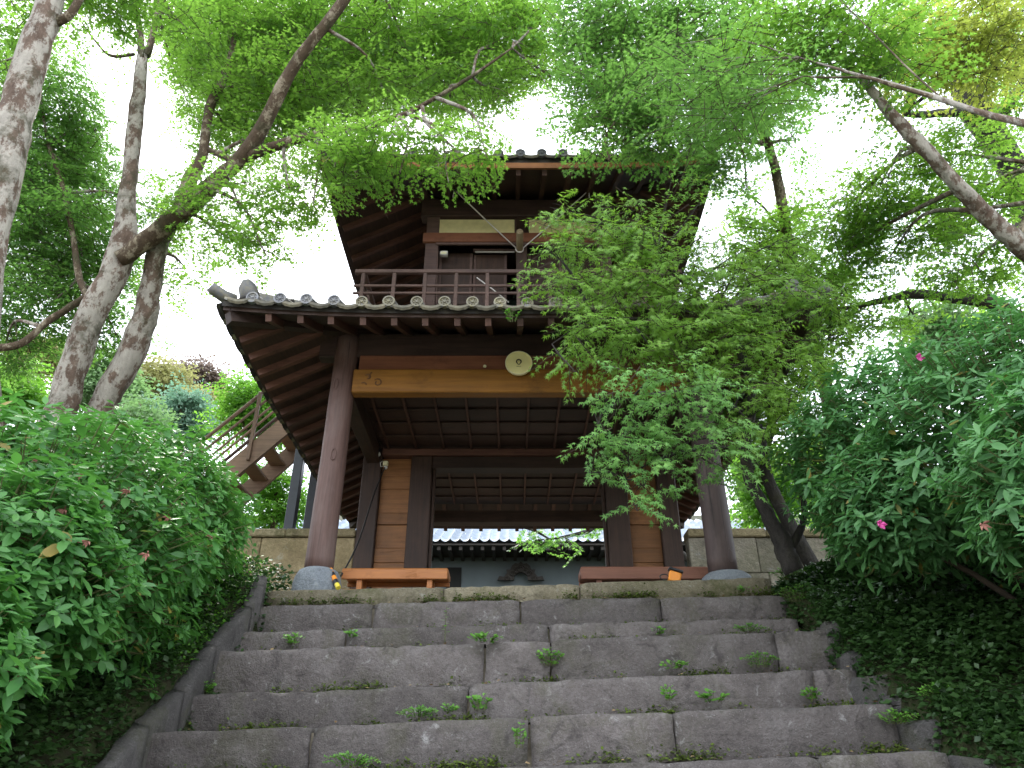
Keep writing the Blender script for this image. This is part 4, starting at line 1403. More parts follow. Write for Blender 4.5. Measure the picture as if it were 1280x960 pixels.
clA = [CL(300, 70, 70, 60, 6.8), CL(250, 30, 50, 40, 7.2, .8), CL(330, 130, 60, 40, 6.8, .8), CL(430, 40, 80, 45, 6.4), CL(520, 60, 80, 50, 6.3), CL(605, 50, 70, 55, 6.1),
       CL(400, 110, 70, 45, 6.6), CL(480, 130, 60, 35, 6.4, .8), CL(560, 130, 60, 40, 6.3, .8), CL(625, 115, 35, 30, 6.2, .7), CL(505, 180, 70, 18, 6.3, .9), CL(570, 185, 50, 16, 6.3, .6), CL(610, 188, 30, 12, 6.2, .5),
       CL(420, 200, 30, 18, 6.5), CL(448, 212, 20, 18, 6.5, .8), CL(560, 213, 26, 8, 6.3, .6), CL(500, 203, 25, 8, 6.4, .5),
       CL(300, 250, 55, 40, 7.4, .55), CL(325, 305, 38, 34, 7.5, .55), CL(265, 285, 45, 30, 7.8, .6), CL(365, 235, 40, 28, 7.2, .55), CL(285, 170, 40, 40, 8.0, .7), CL(240, 130, 25, 28, 8.2, .4), CL(395, 245, 26, 24, 7.0, .5),
       CL(350, 40, 60, 40, 6.6, .9), CL(225, 330, 30, 40, 8.6, .45), CL(660, 30, 45, 32, 6.1, .8), CL(690, 95, 20, 22, 6.2, .45), CL(470, 85, 70, 40, 7.2, .6), CL(570, 95, 60, 35, 7.0, .5), CL(660, 75, 25, 22, 6.2, .5), CL(415, 180, 34, 20, 6.6, .8),
       CL(215, 60, 30, 40, 7.8, .5), CL(370, 80, 60, 50, 7.4, .8), CL(300, 110, 60, 50, 8.2, .7), CL(420, 75, 70, 50, 7.6, .7), CL(350, 170, 50, 34, 7.6, .6), CL(530, 20, 90, 30, 6.8, .8), CL(630, 20, 60, 30, 6.8, .7), CL(310, 20, 90, 30, 7.6, .8), CL(455, 185, 40, 16, 6.7, .7)]
clB = [CL(40, 300, 60, 60, 9.0, .8), CL(95, 230, 45, 50, 9.2, .75), CL(60, 180, 60, 50, 9.0, .8), CL(50, 380, 60, 45, 9.0, .7), CL(120, 340, 45, 40, 9.2, .7), CL(135, 410, 40, 30, 9.2, .55), CL(95, 290, 60, 40, 8.8, .7),
       CL(60, 100, 50, 40, 8.0, .6), CL(110, 160, 24, 26, 8.8, .5), CL(10, 430, 40, 30, 9, .6), CL(190, 260, 30, 40, 9.4, .4), CL(20, 230, 40, 40, 8.6, .8)]
tree('maple_tree', 'large pale barked maple with two leaning stems behind the left shrub', 'tree', None, (P(60, 620, 8.3)[0], 8.3, 2.3), limbsA, [shift(c) for c in clA] + [(c[0], c[1], int(c[2] * 1.5), L_MAPLED, c[4]) for c in clB], .046, L_MAPLE, M_BARK, seed=3, k=1) if False else None
tree('maple_tree', 'large pale barked maple with two leaning stems rising behind the left shrub', 'tree', None, tuple(P(60, 620, 8.3)), limbsA, [shift(c) for c in clA] + [(c[0], c[1], int(c[2] * 1.5), L_MAPLED, c[4]) for c in clB], .046, L_MAPLE, M_BARK, seed=3)

# thick lichen covered trunk at the left edge
limbs0 = [('trunk', [(-4.6, 5.9, 1.0), (-4.55, 5.85, 2.2), Q(-30, 370, 5.8), Q(0, 245, 5.75), Q(20, 150, 5.7), Q(42, 65, 5.65), Q(72, -25, 5.6), Q(95, -90, 5.6)], [.24, .21, .19, .175, .17, .165, .155, .14]),
          ('limb', [Q(55, 30, 5.65), Q(85, 20, 5.6), Q(110, -20, 5.5)], [.06, .05, .04])]
cl0 = [CL(30, 20, 40, 36, 6.6, .7), CL(115, 18, 45, 28, 6.6, .55), CL(205, 12, 45, 22, 6.6, .5), CL(-20, 90, 30, 40, 6.2, .6), CL(130, -30, 60, 30, 6, 1)]
tree('maple_tree', 'thick lichen covered trunk cut off by the upper left corner', 'tree', None, (-4.6, 5.9, 1.0), limbs0, cl0, .046, L_MAPLE, M_BARK, seed=5)

# ================================================================ right trees
def group_tree_right():
    limbs = [('trunk', [(6.4, 6.6, 1.6), (6.2, 6.5, 3.2), (5.8, 6.2, 4.4), Q(1292, 322, 6.0), Q(1245, 280, 5.85), Q(1200, 235, 5.7), Q(1160, 190, 5.55), Q(1125, 155, 5.45), Q(1095, 120, 5.35), Q(1072, 92, 5.3), Q(1045, 72, 5.2)],
              [.16, .14, .125, .115, .085, .078, .07, .062, .05, .036, .02]),
             ('limb', [Q(1275, 300, 5.95), Q(1300, 250, 6.0), Q(1325, 180, 6.0)], [.08, .07, .06])]
    cl = [CL(1060, 45, 65, 40, 5.0, .9, None, None, 1), CL(990, 30, 60, 34, 5.0, .9), CL(1120, 90, 50, 34, 5.3, .8), CL(1000, 75, 40, 26, 5.2, .6), CL(1110, 225, 50, 32, 6.4, .95), CL(1190, 190, 45, 30, 6.2, .95), CL(1070, 260, 45, 34, 6.8, .95), CL(1160, 280, 55, 28, 6.8, .95),
          CL(1220, 330, 45, 30, 6.6, .95), CL(1060, 320, 45, 34, 7.4, .95), CL(1250, 240, 34, 30, 6.8, .95), CL(1200, 255, 40, 24, 7, .95), CL(1120, 320, 40, 24, 7.2, .35)]
    tree('maple_tree', 'maple with a pale mottled stem slanting up to the left over the right shrub', 'tree', None, (6.4, 6.6, 1.6), limbs, cl, .046, L_MAPLE, M_BARK, seed=8)
    limbs = [('trunk', [(7.6, 8.6, 1.7), (7.3, 8.4, 3.6), Q(1310, 330, 7.8), Q(1278, 235, 7.6), Q(1245, 175, 7.4), Q(1215, 130, 7.2), Q(1195, 85, 7.1), Q(1180, 20, 7.0)], [.3, .27, .24, .215, .2, .19, .12, .07]),
             ('limb', [Q(1225, 140, 7.2), Q(1195, 140, 7.0), Q(1160, 143, 6.9), Q(1130, 143, 6.8)], [.1, .07, .05, .03]),
             ('limb', [Q(1245, 150, 7.3), Q(1275, 110, 7.2), Q(1290, 85, 7.1)], [.1, .08, .06]),
             ('limb', [Q(1300, 420, 8.2), Q(1262, 390, 8.1), Q(1230, 377, 8.0), Q(1190, 373, 7.9), Q(1145, 367, 7.8), Q(1110, 374, 7.8), Q(1060, 385, 7.8), Q(1000, 392, 7.8)], [.11, .10, .08, .07, .06, .05, .03, .012])]
    cl = [CL(1180, 50, 60, 40, 5.6, .9, L_MAPLEY), CL(1245, 40, 50, 40, 5.4, .9, L_MAPLEY), CL(1230, 85, 40, 24, 5.6, .7, L_MAPLEY), CL(1150, 95, 34, 22, 5.8, .6, L_MAPLEY), CL(1270, 140, 30, 28, 6.6, .6), CL(1250, 60, 60, 50, 7.8, .7), CL(1130, 40, 60, 40, 7.4, .5),
          CL(1080, 395, 50, 18, 7.8, .6), CL(1010, 390, 45, 24, 7.8, .8), CL(1140, 390, 30, 12, 7.8, .4), CL(1240, 350, 40, 20, 8.2, .5), CL(1265, 400, 30, 20, 8.4, .5), CL(1030, 430, 30, 18, 7.9, .5), CL(1180, 345, 40, 14, 8.2, .35)]
    tree('maple_tree', 'dark thick trunked maple at the right edge with yellowing leaves at its top', 'tree', None, (7.6, 8.6, 1.7), limbs, cl, .046, L_MAPLE, M_BARKD, seed=9)
    limbs = [('trunk', [(4.9, 2.6, -.6), (4.8, 2.7, 1.5), (4.4, 3.0, 2.9), Q(1300, 158, 3.5), Q(1230, 142, 3.7), Q(1170, 122, 3.9), Q(1110, 104, 4.1), Q(1060, 90, 4.25), Q(1000, 72, 4.4)], [.07, .06, .045, .026, .024, .021, .018, .013, .007]),
             ('limb', [Q(1170, 122, 3.9), Q(1120, 108, 4.0), Q(1080, 97, 4.1), Q(1030, 97, 4.2), Q(1005, 95, 4.3)], [.016, .015, .012, .009, .005]),
             ('limb', [Q(1180, 125, 3.9), Q(1140, 90, 4.1), Q(1100, 50, 4.3), Q(1050, 0, 4.5)], [.008, .007, .006, .004])]
    cl = [CL(900, 90, 60, 26, 4.6, .7, None, .4), CL(860, 60, 50, 26, 4.7, .7, None, .4), CL(935, 130, 45, 20, 4.6, .6, None, .4), CL(880, 150, 45, 24, 4.8, .6, None, .4), CL(960, 100, 40, 18, 4.5, .6, None, .35), CL(820, 105, 40, 22, 4.8, .5, None, .4)]
    tree('maple_tree', 'slender maple whose thin pale twigs reach in from the right edge over the gate', 'tree', None, (4.9, 2.6, -.6), limbs, cl, .045, L_MAPLED, M_BARK, tpl=T_MAPLE, seed=10, branch_r=.006)
    # high crown above the gate on the right
    limbs = [('trunk', [(4.6, 9.4, 1.7), (4.5, 9.2, 4.2), (4.2, 8.8, 6.6), Q(960, 180, 7.6), Q(900, 110, 7.0), Q(850, 50, 6.6), Q(820, -20, 6.4)], [.13, .11, .09, .06, .045, .03, .015]),
             ('limb', [Q(960, 180, 7.6), Q(890, 170, 7.0), Q(820, 165, 6.6), Q(770, 150, 6.4)], [.035, .025, .018, .008])]
    cl = [CL(770, 60, 60, 45, 6.4), CL(745, 115, 40, 34, 6.5, .8), CL(800, 130, 55, 35, 6.4), CL(850, 100, 70, 45, 6.6, .9), CL(780, 168, 55, 20, 6.5, .8), CL(850, 165, 55, 26, 6.5, .9), CL(905, 185, 36, 20, 6.8, .8), CL(920, 130, 50, 38, 7.0, .8), CL(975, 120, 40, 34, 7.2, .6), CL(800, 25, 70, 34, 6.3, .9), CL(880, 30, 60, 34, 6.4, .9), CL(950, 50, 50, 34, 6.6, .8), CL(730, 25, 40, 30, 6.3, .6), CL(990, 175, 24, 26, 7.6, .35), CL(930, 225, 20, 24, 7.4, .3), CL(760, 195, 22, 8, 6.4, .4), CL(720, 150, 20, 24, 6.5, .5), CL(900, 215, 24, 14, 7.0, .5)]
    tree('maple_tree', 'tall maple spreading its crown over the right corner of the upper roof', 'tree', None, (4.6, 9.4, 1.7), limbs, cl, .046, L_MAPLED, M_BARKB, seed=12)
    # leafy maple right of the gate: big soft green dome
    limbs = [('trunk', [(3.95, 9.0, 1.75), Q(960, 600, 8.9), Q(965, 520, 8.8), Q(955, 430, 8.7), Q(965, 350, 8.6), Q(975, 290, 8.6)], [.09, .08, .07, .06, .04, .02]),
             ('limb', [Q(955, 440, 8.7), Q(915, 400, 8.2), Q(880, 390, 7.9)], [.035, .028, .012]),
             ('limb', [Q(930, 500, 8.4), Q(915, 440, 8.0), Q(895, 410, 7.8), Q(860, 395, 7.6)], [.02, .016, .012, .006])]
    cl = [CL(975, 310, 48, 40, 8.6), CL(930, 300, 34, 24, 8.5, .45), CL(950, 360, 60, 40, 8.4), CL(1020, 360, 45, 40, 8.6, .8), CL(900, 370, 36, 40, 8.2, .7), CL(940, 420, 60, 40, 8.3), CL(1010, 430, 50, 36, 8.4, .8), CL(890, 430, 45, 40, 7.9), CL(960, 480, 55, 36, 8.2), CL(1010, 490, 34, 40, 8.6, .55), CL(960, 540, 40, 36, 8.4, .7), CL(925, 500, 34, 40, 8.0, .8), CL(915, 280, 18, 22, 8.6, .3), CL(1000, 260, 26, 22, 8.8, .4), CL(930, 240, 26, 24, 8.4, .22)]
    tree('maple_tree', 'bushy mid green maple standing right of the gate behind the drooping branch', 'tree', None, (3.95, 9.0, 1.75), limbs, cl, .046, L_MAPLE, M_BARKD, seed=14)
group_tree_right()

# maple whose branches droop over the front of the gate
limbs = [('trunk', [Q(992, 715, 7.0), Q(978, 680, 7.0), Q(958, 640, 6.95), Q(938, 600, 6.9), Q(932, 560, 6.8), Q(940, 500, 6.6), Q(925, 440, 6.4), Q(880, 380, 6.2), Q(820, 320, 6.0), Q(770, 280, 5.8)],
          [.10, .085, .07, .055, .05, .045, .04, .032, .02, .008]),
         ('limb', [Q(985, 690, 7.0), Q(1005, 650, 7.05), Q(1000, 610, 7.1), Q(985, 580, 7.1)], [.05, .035, .03, .02]),
         ('limb', [Q(936, 590, 6.9), Q(955, 560, 6.9), Q(950, 530, 6.8)], [.04, .03, .02]),
         ('limb', [Q(936, 520, 6.6), Q(890, 495, 6.2), Q(840, 490, 5.9), Q(780, 500, 5.7), Q(750, 520, 5.6)], [.03, .022, .016, .01, .005]),
         ('limb', [Q(930, 560, 6.7), Q(880, 560, 6.3), Q(820, 575, 6.0), Q(780, 600, 5.8)], [.022, .016, .012, .005]),
         ('limb', [Q(900, 410, 6.3), Q(820, 400, 6.0), Q(740, 400, 5.7), Q(690, 430, 5.6)], [.022, .016, .01, .005])]
cl = [CL(700, 262, 16, 18, 5.5, .9), CL(690, 275, 20, 18, 5.5, .6), CL(760, 258, 26, 20, 5.6, .8), CL(790, 262, 24, 18, 5.6, .8), CL(735, 290, 50, 22, 5.6), CL(810, 285, 45, 25, 5.7), CL(770, 320, 80, 34, 5.7, 1.1), CL(705, 325, 40, 16, 5.5, .7), CL(830, 340, 60, 40, 5.8), CL(720, 360, 45, 25, 5.6), CL(780, 375, 75, 35, 5.7, 1.1),
      CL(860, 390, 60, 45, 6.0), CL(728, 432, 22, 32, 5.6, .8), CL(740, 415, 45, 34, 5.6), CL(800, 425, 60, 30, 5.7), CL(860, 440, 60, 34, 6.0), CL(716, 462, 18, 12, 5.5, .6), CL(870, 260, 14, 50, 5.9, .4), CL(880, 300, 16, 50, 6.0, .5), CL(840, 230, 20, 10, 5.8, .35), CL(690, 315, 30, 10, 5.5, .6)]
cl += [CL(905, 365, 45, 40, 6.1), CL(955, 385, 48, 40, 6.2), CL(1005, 375, 40, 36, 6.3, .8), CL(925, 430, 50, 40, 6.1), CL(985, 440, 44, 38, 6.2, .9), CL(1030, 425, 26, 24, 6.3, .6), CL(920, 325, 40, 26, 6.2, .8), CL(970, 330, 34, 26, 6.3, .8), CL(950, 480, 40, 28, 6.2, .9), CL(985, 505, 30, 26, 6.3, .7), CL(940, 530, 28, 26, 6.2, .6), CL(1000, 300, 30, 24, 6.5, .5), CL(860, 345, 30, 30, 6.0, .8), CL(1040, 372, 32, 22, 6.2, .9), CL(1010, 350, 26, 20, 6.2, .8)]
cl += [CL(825, 476, 75, 15, 5.3, 1.6, L_FRONTLITB), CL(770, 500, 30, 26, 5.4, .9, L_FRONTLITB), CL(750, 530, 14, 24, 5.4, .7, L_FRONTLITB), CL(870, 505, 45, 30, 5.6, 1.0, L_FRONTLITB), CL(890, 545, 40, 34, 5.7, 1.0, L_FRONTLITB), CL(820, 545, 45, 28, 5.7, .9, L_FRONTLITB), CL(780, 565, 45, 30, 5.7, .9, L_FRONTLITB), CL(800, 605, 34, 20, 5.6, .9, L_FRONTLITB), CL(795, 632, 12, 22, 5.6, .9, L_FRONTLITB), CL(740, 590, 26, 10, 5.6, .6, L_FRONTLITB), CL(850, 580, 30, 24, 5.8, .7, L_FRONTLITB), CL(905, 590, 24, 26, 5.9, .6, L_FRONTLITB)]
tree('maple_tree', 'maple with light green branches drooping in front of the right half of the gate', 'tree', None, tuple(P(992, 715, 7.0)), limbs, cl, .049, L_FRONTLIT, M_BARKD, tpl=T_MAPLE, face=(0, -.75, .1), dens=.52, single=300, length=(.18, .38), droop=.3, branch_r=.009, seed=17)

# small spray seen through the gateway, hanging before the hall roof
limbs = [('trunk', [(4.9, 17.2, 1.8), (4.8, 17.1, 4.2), Q(775, 652, 17), Q(735, 664, 16.8), Q(700, 672, 16.6), Q(668, 676, 16.5)], [.12, .1, .06, .045, .03, .012])]
cl = [CL(690, 672, 34, 10, 16.6, .9, None, .6), CL(675, 680, 18, 7, 16.5, .8, None, .5), CL(735, 660, 30, 6, 16.8, .6, None, .6), CL(655, 660, 14, 6, 16.6, .5, None, .5), CL(715, 684, 14, 5, 16.6, .7, None, .4)]
tree('maple_tree', 'sunlit maple branch hanging before the hall roof, seen through the gateway', 'tree', None, (4.9, 17.2, 1.8), limbs, cl, .07, L_MAPLED, M_BARKD, seed=19, branch_r=.03, length=(.3, .6), dens=.3)

# ================================================================ background trees
def bgtree(label, px, py, rx, ry, Y, lm, sz=.11, dens=.3, seed=1, cat='tree', name='broadleaf_tree', bm=M_BARKB, n=9, spread=.55, group='trees behind the gate and walls'):
    c = P(px, py, Y); t_ = Y / ray(px, py)[1]
    rw, rh = rx * t_ / F, ry * t_ / F
    r = random.Random(seed)
    gz = ground(c[0], Y) - .1
    limbs = [('trunk', [(c[0] + .2, Y, gz), (c[0] + .1, Y, gz * .5 + c[2] * .5), (c[0], Y, c[2]), (c[0] - .1, Y, c[2] + rh * .7)], [max(.1, rw * .09), max(.08, rw * .07), max(.05, rw * .045), .02])]
    for k in range(3):
        a = r.uniform(0, 6.28)
        limbs.append(('limb', [(c[0] + .05, Y, c[2] - rh * .5), (c[0] + rw * .35 * cos(a), Y + rw * .3 * sin(a), c[2]), (c[0] + rw * .6 * cos(a), Y + rw * .5 * sin(a), c[2] + rh * .35)], [rw * .04, rw * .03, .02]))
    cl = []
    for k in range(n):
        a = 2 * pi * k / n * 2.4 + r.uniform(-.3, .3)
        q = r.uniform(.2, 1) if k else 0
        hh = r.uniform(-.7, .8)
        w_ = sqrt(max(.05, 1 - hh * hh))
        cc = (c[0] + rw * spread * 1.1 * cos(a) * q * w_, Y + rw * spread * sin(a) * q * w_, c[2] + rh * .75 * hh)
        s = r.uniform(.32, .5)
        rad = (rw * s, rw * s, rh * s * .8)
        cl.append((cc, rad, max(4, int(80 * dens * rad[0] * rad[2] * pi))))
    return tree(name, label, cat, group, (c[0], Y, gz), limbs, cl, sz, lm, bm, tpl=T_KITE, seed=seed, nleaf=18, length=(sz * 4, sz * 9), droop=.15, twigs=False, branch_r=rw * .018, flat=.6)
bgtree('sunlit yellow green young tree beside the outside staircase', 318, 520, 55, 70, 15.5, L_BRIGHT, .075, 1.3, 3, n=12)
bgtree('bright green tree low behind the sandstone wall beside the landing posts', 345, 625, 60, 50, 14.6, L_BRIGHT, .07, 1.5, 4, n=11)
bgtree('pale blue green round tree behind the top of the left shrub', 232, 520, 50, 32, 24, L_BLUEG, .13, .8, 5, n=12)
bgtree('olive crowned round tree on the hillside between the two leaning stems and the gate', 196, 478, 46, 34, 34, L_OLIVE, .18, .5, 6, n=16)
bgtree('brownish tree on the hillside right of the olive crowned one', 245, 476, 40, 30, 40, L_PURPLE, .2, .45, 7, n=14)
bgtree('pale yellow tree low on the hillside under the brownish one', 262, 510, 36, 24, 31, L_OLIVE, .15, .5, 8, n=10)
bgtree('bright green tree at the left edge between shrub and bare branch', 20, 485, 60, 40, 15, L_BRIGHT, .085, 1.1, 9, n=12)
bgtree('olive tree on the far hillside left of the leaning stems', 50, 450, 45, 30, 30, L_OLIVE, .16, .5, 10, n=12)
bgtree('soft green tree behind the leaning stems just above the shrub', 130, 480, 50, 40, 26, L_DIST, .14, .7, 11, n=12)
bgtree('dull green tree behind the pale blue green one', 175, 520, 45, 25, 20, L_DIST, .11, .8, 12, n=9)
bgtree('sunlit yellow green tree behind the wall right of the right pillar', 955, 610, 60, 60, 14.5, L_BRIGHT, .07, 1.5, 13, n=13)
bgtree('darker green tree behind the right wall above the right shrub', 1040, 590, 70, 80, 17, L_MAPLE, .085, 1.0, 14, n=13)
bgtree('bright tree in the gap between right pillar and drooping maple', 915, 560, 40, 60, 18, L_BRIGHT, .09, 1.0, 15, n=10)
bgtree('soft green tree far right behind the right shrub top', 1180, 410, 90, 46, 19, L_DIST, .11, .55, 16, n=12)

# ================================================================ azalea shrubs
def shrub(label, base, blobs, lm, single, leafsz, whorls, tpl, dark_core, flowers, seed, shade=None):
    root = empty('azalea_shrub', base, label, 'shrub', 'broad leaved azalea shrubs flanking the steps')
    r = np.random.default_rng(seed)
    lv, tw = Leaves(), MB()
    tot = sum(b[2] for b in blobs)
    for c, rad, wt in blobs:
        c, rad = np.array(c, float), np.array(rad, float)
        n = int(whorls * wt / tot)
        dn = norm(r.normal(size=(n, 3)) * np.array((1, 1, 1.0)))
        shell = 1 - np.abs(r.normal(0, .17, (n, 1))) + (r.random((n, 1)) < .1) * .06 - (r.random((n, 1)) < .22) * r.uniform(.1, .4, (n, 1))
        lump = 1 + .09 * np.sin(dn[:, :1] * 9 + seed) * np.sin(dn[:, 1:2] * 8 + 1) + .07 * np.sin(dn[:, 2:] * 13 + dn[:, :1] * 7)
        p = c + dn * rad * shell * lump
        # skip whorls buried deep inside another blob
        keep = np.ones(n, bool)
        for c2, r2, _ in blobs:
            c2, r2 = np.array(c2), np.array(r2)
            if np.allclose(c, c2): continue
            keep &= (((p - c2) / r2) ** 2).sum(1) > .62
        keep &= p[:, 2] > np.array([ground(q[0], q[1]) for q in p]) - .05
        p, dn = p[keep], dn[keep]
        n = len(p)
        axis = norm(norm(dn / rad) * .7 + np.array((0, -.12, .85)) + r.normal(0, .24, (n, 3)))
        ref = norm(np.cross(axis, r.normal(size=(n, 3))))
        bi = np.cross(axis, ref)
        k = 7
        a = (np.arange(k) * 2.4)[None] + r.uniform(-.35, .35, (n, k))
        el = np.linspace(-.1, .8, k)[None] + r.uniform(-.2, .2, (n, k))
        tip = (ref[:, None] * np.cos(a)[..., None] + bi[:, None] * np.sin(a)[..., None]) + axis[:, None] * el[..., None]
        tip[..., 2] -= r.uniform(0, .3, (n, k))
        nr = axis[:, None] - tip * .25 + r.normal(0, .18, (n, k, 3))
        pos = p[:, None] + axis[:, None] * (np.linspace(-.025, .015, k)[None, :, None]) + r.normal(0, .006, (n, k, 3))
        R = frames(tip.reshape(-1, 3), nr.reshape(-1, 3))
        sc = leafsz * r.uniform(.75, 1.15, n * k) * np.tile(np.linspace(1.12, .72, k), n) * np.repeat(r.uniform(.62, 1.2, n), k)
        lv.add(pos.reshape(-1, 3), R, sc)
        for i in range(0, n, 2):
            e = p[i]; s = p[i] - axis[i] * .08 - dn[i] * .10
            tw.tube([s, (s + e) / 2 - axis[i] * .01, e], [.0045, .004, .003], 4, False)
    lv.build(root, tpl, lm, single, 'foliage', 'leaf')
    rr = random.Random(seed)
    st_ = MB()
    for c, rad, wt in blobs:
        for k in range(5):
            e = np.array(c) + np.array([rr.uniform(-.6, .6) * q for q in rad])
            b_ = np.array((base[0] + rr.uniform(-.3, .3) + (c[0] - base[0]) * .6 + (.5 if base[0] > 0 else -.5), base[1] + rr.uniform(-.3, .3) + (c[1] - base[1]) * .8 + .3, 0))
            b_[2] = ground(b_[0], b_[1]) - .05
            pts, rad_ = catmull([b_, (b_ + e) / 2 + np.array((rr.uniform(-.1, .1), rr.uniform(-.1, .1), .1)), e], [.028, .02, .008], 4)
            st_.tube(pts, rad_, 6, False)
    tag(st_.build('stems', M_TWIG, root, True), kind='stuff')
    tag(tw.build('twigs', M_TWIGG, root), kind='stuff')
    for (px, py, t_, kind) in flowers:
        p = ray(px, py) * t_
        m_ = MB()
        for q in range(6 if kind == 'pink' else 5):
            a = q * 2 * pi / 5 + rr.uniform(-.3, .3)
            L = rr.uniform(.028, .042) if kind == 'pink' else rr.uniform(.03, .05)
            d = np.array((cos(a), -.4, sin(a) - (0 if kind == 'pink' else .9)))
            d /= np.linalg.norm(d)
            s = np.cross(d, (0, 1, .2)); s /= np.linalg.norm(s)
            wv = L * (.42 if kind == 'pink' else .2)
            e = p + d * L
            m_.add([p, p + d * L * .5 + s * wv, e + np.array((0, -.006, -.004)), p + d * L * .5 - s * wv, p + d * L * .55 + np.array((0, -.012, 0))],
                   [(0, 1, 4), (1, 2, 4), (2, 3, 4), (3, 0, 4)])
        f = m_.build('flower', L_PINK if kind == 'pink' else L_DRY, root)
        tag(f, 'bright magenta flower' if kind == 'pink' else 'withered pinkish brown flower')
    return root

blobsL = [((-2.62, 3.15, .42), (.6, .6, .62), 1.0), ((-3.3, 4.75, 1.4), (1.25, 1.3, .92), 2.6), ((-2.75, 3.75, .95), (.75, .7, .62), 1.5), ((-3.55, 6.3, 2.25), (1.15, 1.1, .75), 1.7), ((-4.9, 5.6, 1.95), (1.4, 1.4, .72), 1.4),
          ((-3.3, 3.5, .7), (.8, .8, .8), 1.0), ((-2.95, 5.9, 1.95), (.7, .8, .65), 1.0)]
flL = [(38, 672, 3.75, 'dry'), (80, 636, 3.85, 'dry'), (14, 650, 3.8, 'dry'), (102, 592, 4.3, 'dry'), (160, 612, 4.4, 'dry'), (110, 676, 3.7, 'dry'), (47, 572, 4.4, 'dry'), (183, 692, 3.9, 'dry'), (211, 646, 4.6, 'dry'), (265, 668, 5.1, 'dry'), (134, 628, 4.3, 'dry')]
shrub('large leafy azalea shrub left of the steps with withered pinkish flowers', (-3.5, 5.0, .9), blobsL, L_AZL, 300, .094, 11500, T_OVAL, None, flL, 5)
blobsR = [((3.75, 3.15, 1.2), (.95, .75, .62), 1.4), ((4.6, 3.5, 1.3), (1.0, 1.0, 1.0), .9), ((3.95, 4.9, 2.25), (1.3, 1.25, 1.0), 2.6), ((3.5, 6.0, 2.65), (1.05, 1.05, .85), 1.7), ((3.55, 3.9, 1.55), (1.0, .7, .72), 1.8), ((4.8, 4.7, 2.45), (1.3, 1.3, 1.0), 1.8), ((2.95, 5.4, 1.95), (.55, .7, .5), .9)]  # first two blobs added to darken the bank under the shrub
flR = [(1100, 655, 4.3, 'pink'), (1148, 447, 5.2, 'pink'), (1228, 655, 3.9, 'dry')]
shrub('large dark leaved azalea shrub right of the steps with a magenta flower', (4.2, 5.0, .9), blobsR, L_AZR, 300, .108, 13500, T_OVAL2, None, flR, 6)

# ================================================================ ground cover on both banks
def cover(name, label, n, xr, yr, seed, sz, cond=None, lm=None, tpl=T_SMALL):
    r = np.random.default_rng(seed)
    x = r.uniform(*xr, n); y = r.uniform(*yr, n)
    cl = np.sin(x * 5 + 1) * np.sin(y * 4.3) + np.sin(x * 11 + y * 7) * .5
    kp_ = r.random(n) < .35 + .35 * (cl > -.2)
    x, y = x[kp_], y[kp_]
    z = np.array([ground(a, b) for a, b in zip(x, y)]) + r.uniform(0, .2, len(x)) * (1 + .6 * np.sin(x * 3 + y * 2))
    if cond is not None:
        q = cond(x, y, z); x, y, z = x[q], y[q], z[q]
    n = len(x)
    tip = np.stack([r.normal(size=n), r.normal(size=n) - .4, r.uniform(-.4, .7, n)], -1)
    nr = np.stack([r.normal(0, .5, n) - .0, r.normal(0, .5, n) - .5, np.full(n, 1.)], -1)
    o = link(name, leaf_mesh(name, tpl, np.stack([x, y, z], -1), frames(tip, nr), sz * r.uniform(.5, 1.3, n), lm or L_COVER), None)
    return tag(o, label, name.replace('_', ' '), kind='stuff')
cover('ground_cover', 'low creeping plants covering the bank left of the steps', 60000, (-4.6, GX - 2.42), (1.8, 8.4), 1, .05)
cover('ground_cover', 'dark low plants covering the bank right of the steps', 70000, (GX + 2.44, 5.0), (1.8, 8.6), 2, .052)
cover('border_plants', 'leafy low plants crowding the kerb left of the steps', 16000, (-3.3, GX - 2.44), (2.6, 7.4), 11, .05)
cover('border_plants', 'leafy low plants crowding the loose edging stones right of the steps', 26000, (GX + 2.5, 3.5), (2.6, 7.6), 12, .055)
cover('ground_cover', 'grassy plants on the ground behind the walls', 9000, (-9, 9), (11, 16), 3, .09, lambda x, y, z: (abs(x - GX) > 3), L_BRIGHT)
cover('ivy_cover', 'small ivy leaves mounding beside the upper left kerb', 9000, (-3.3, GX - 2.5), (5.9, 7.6), 4, .032, None, L_WEED)

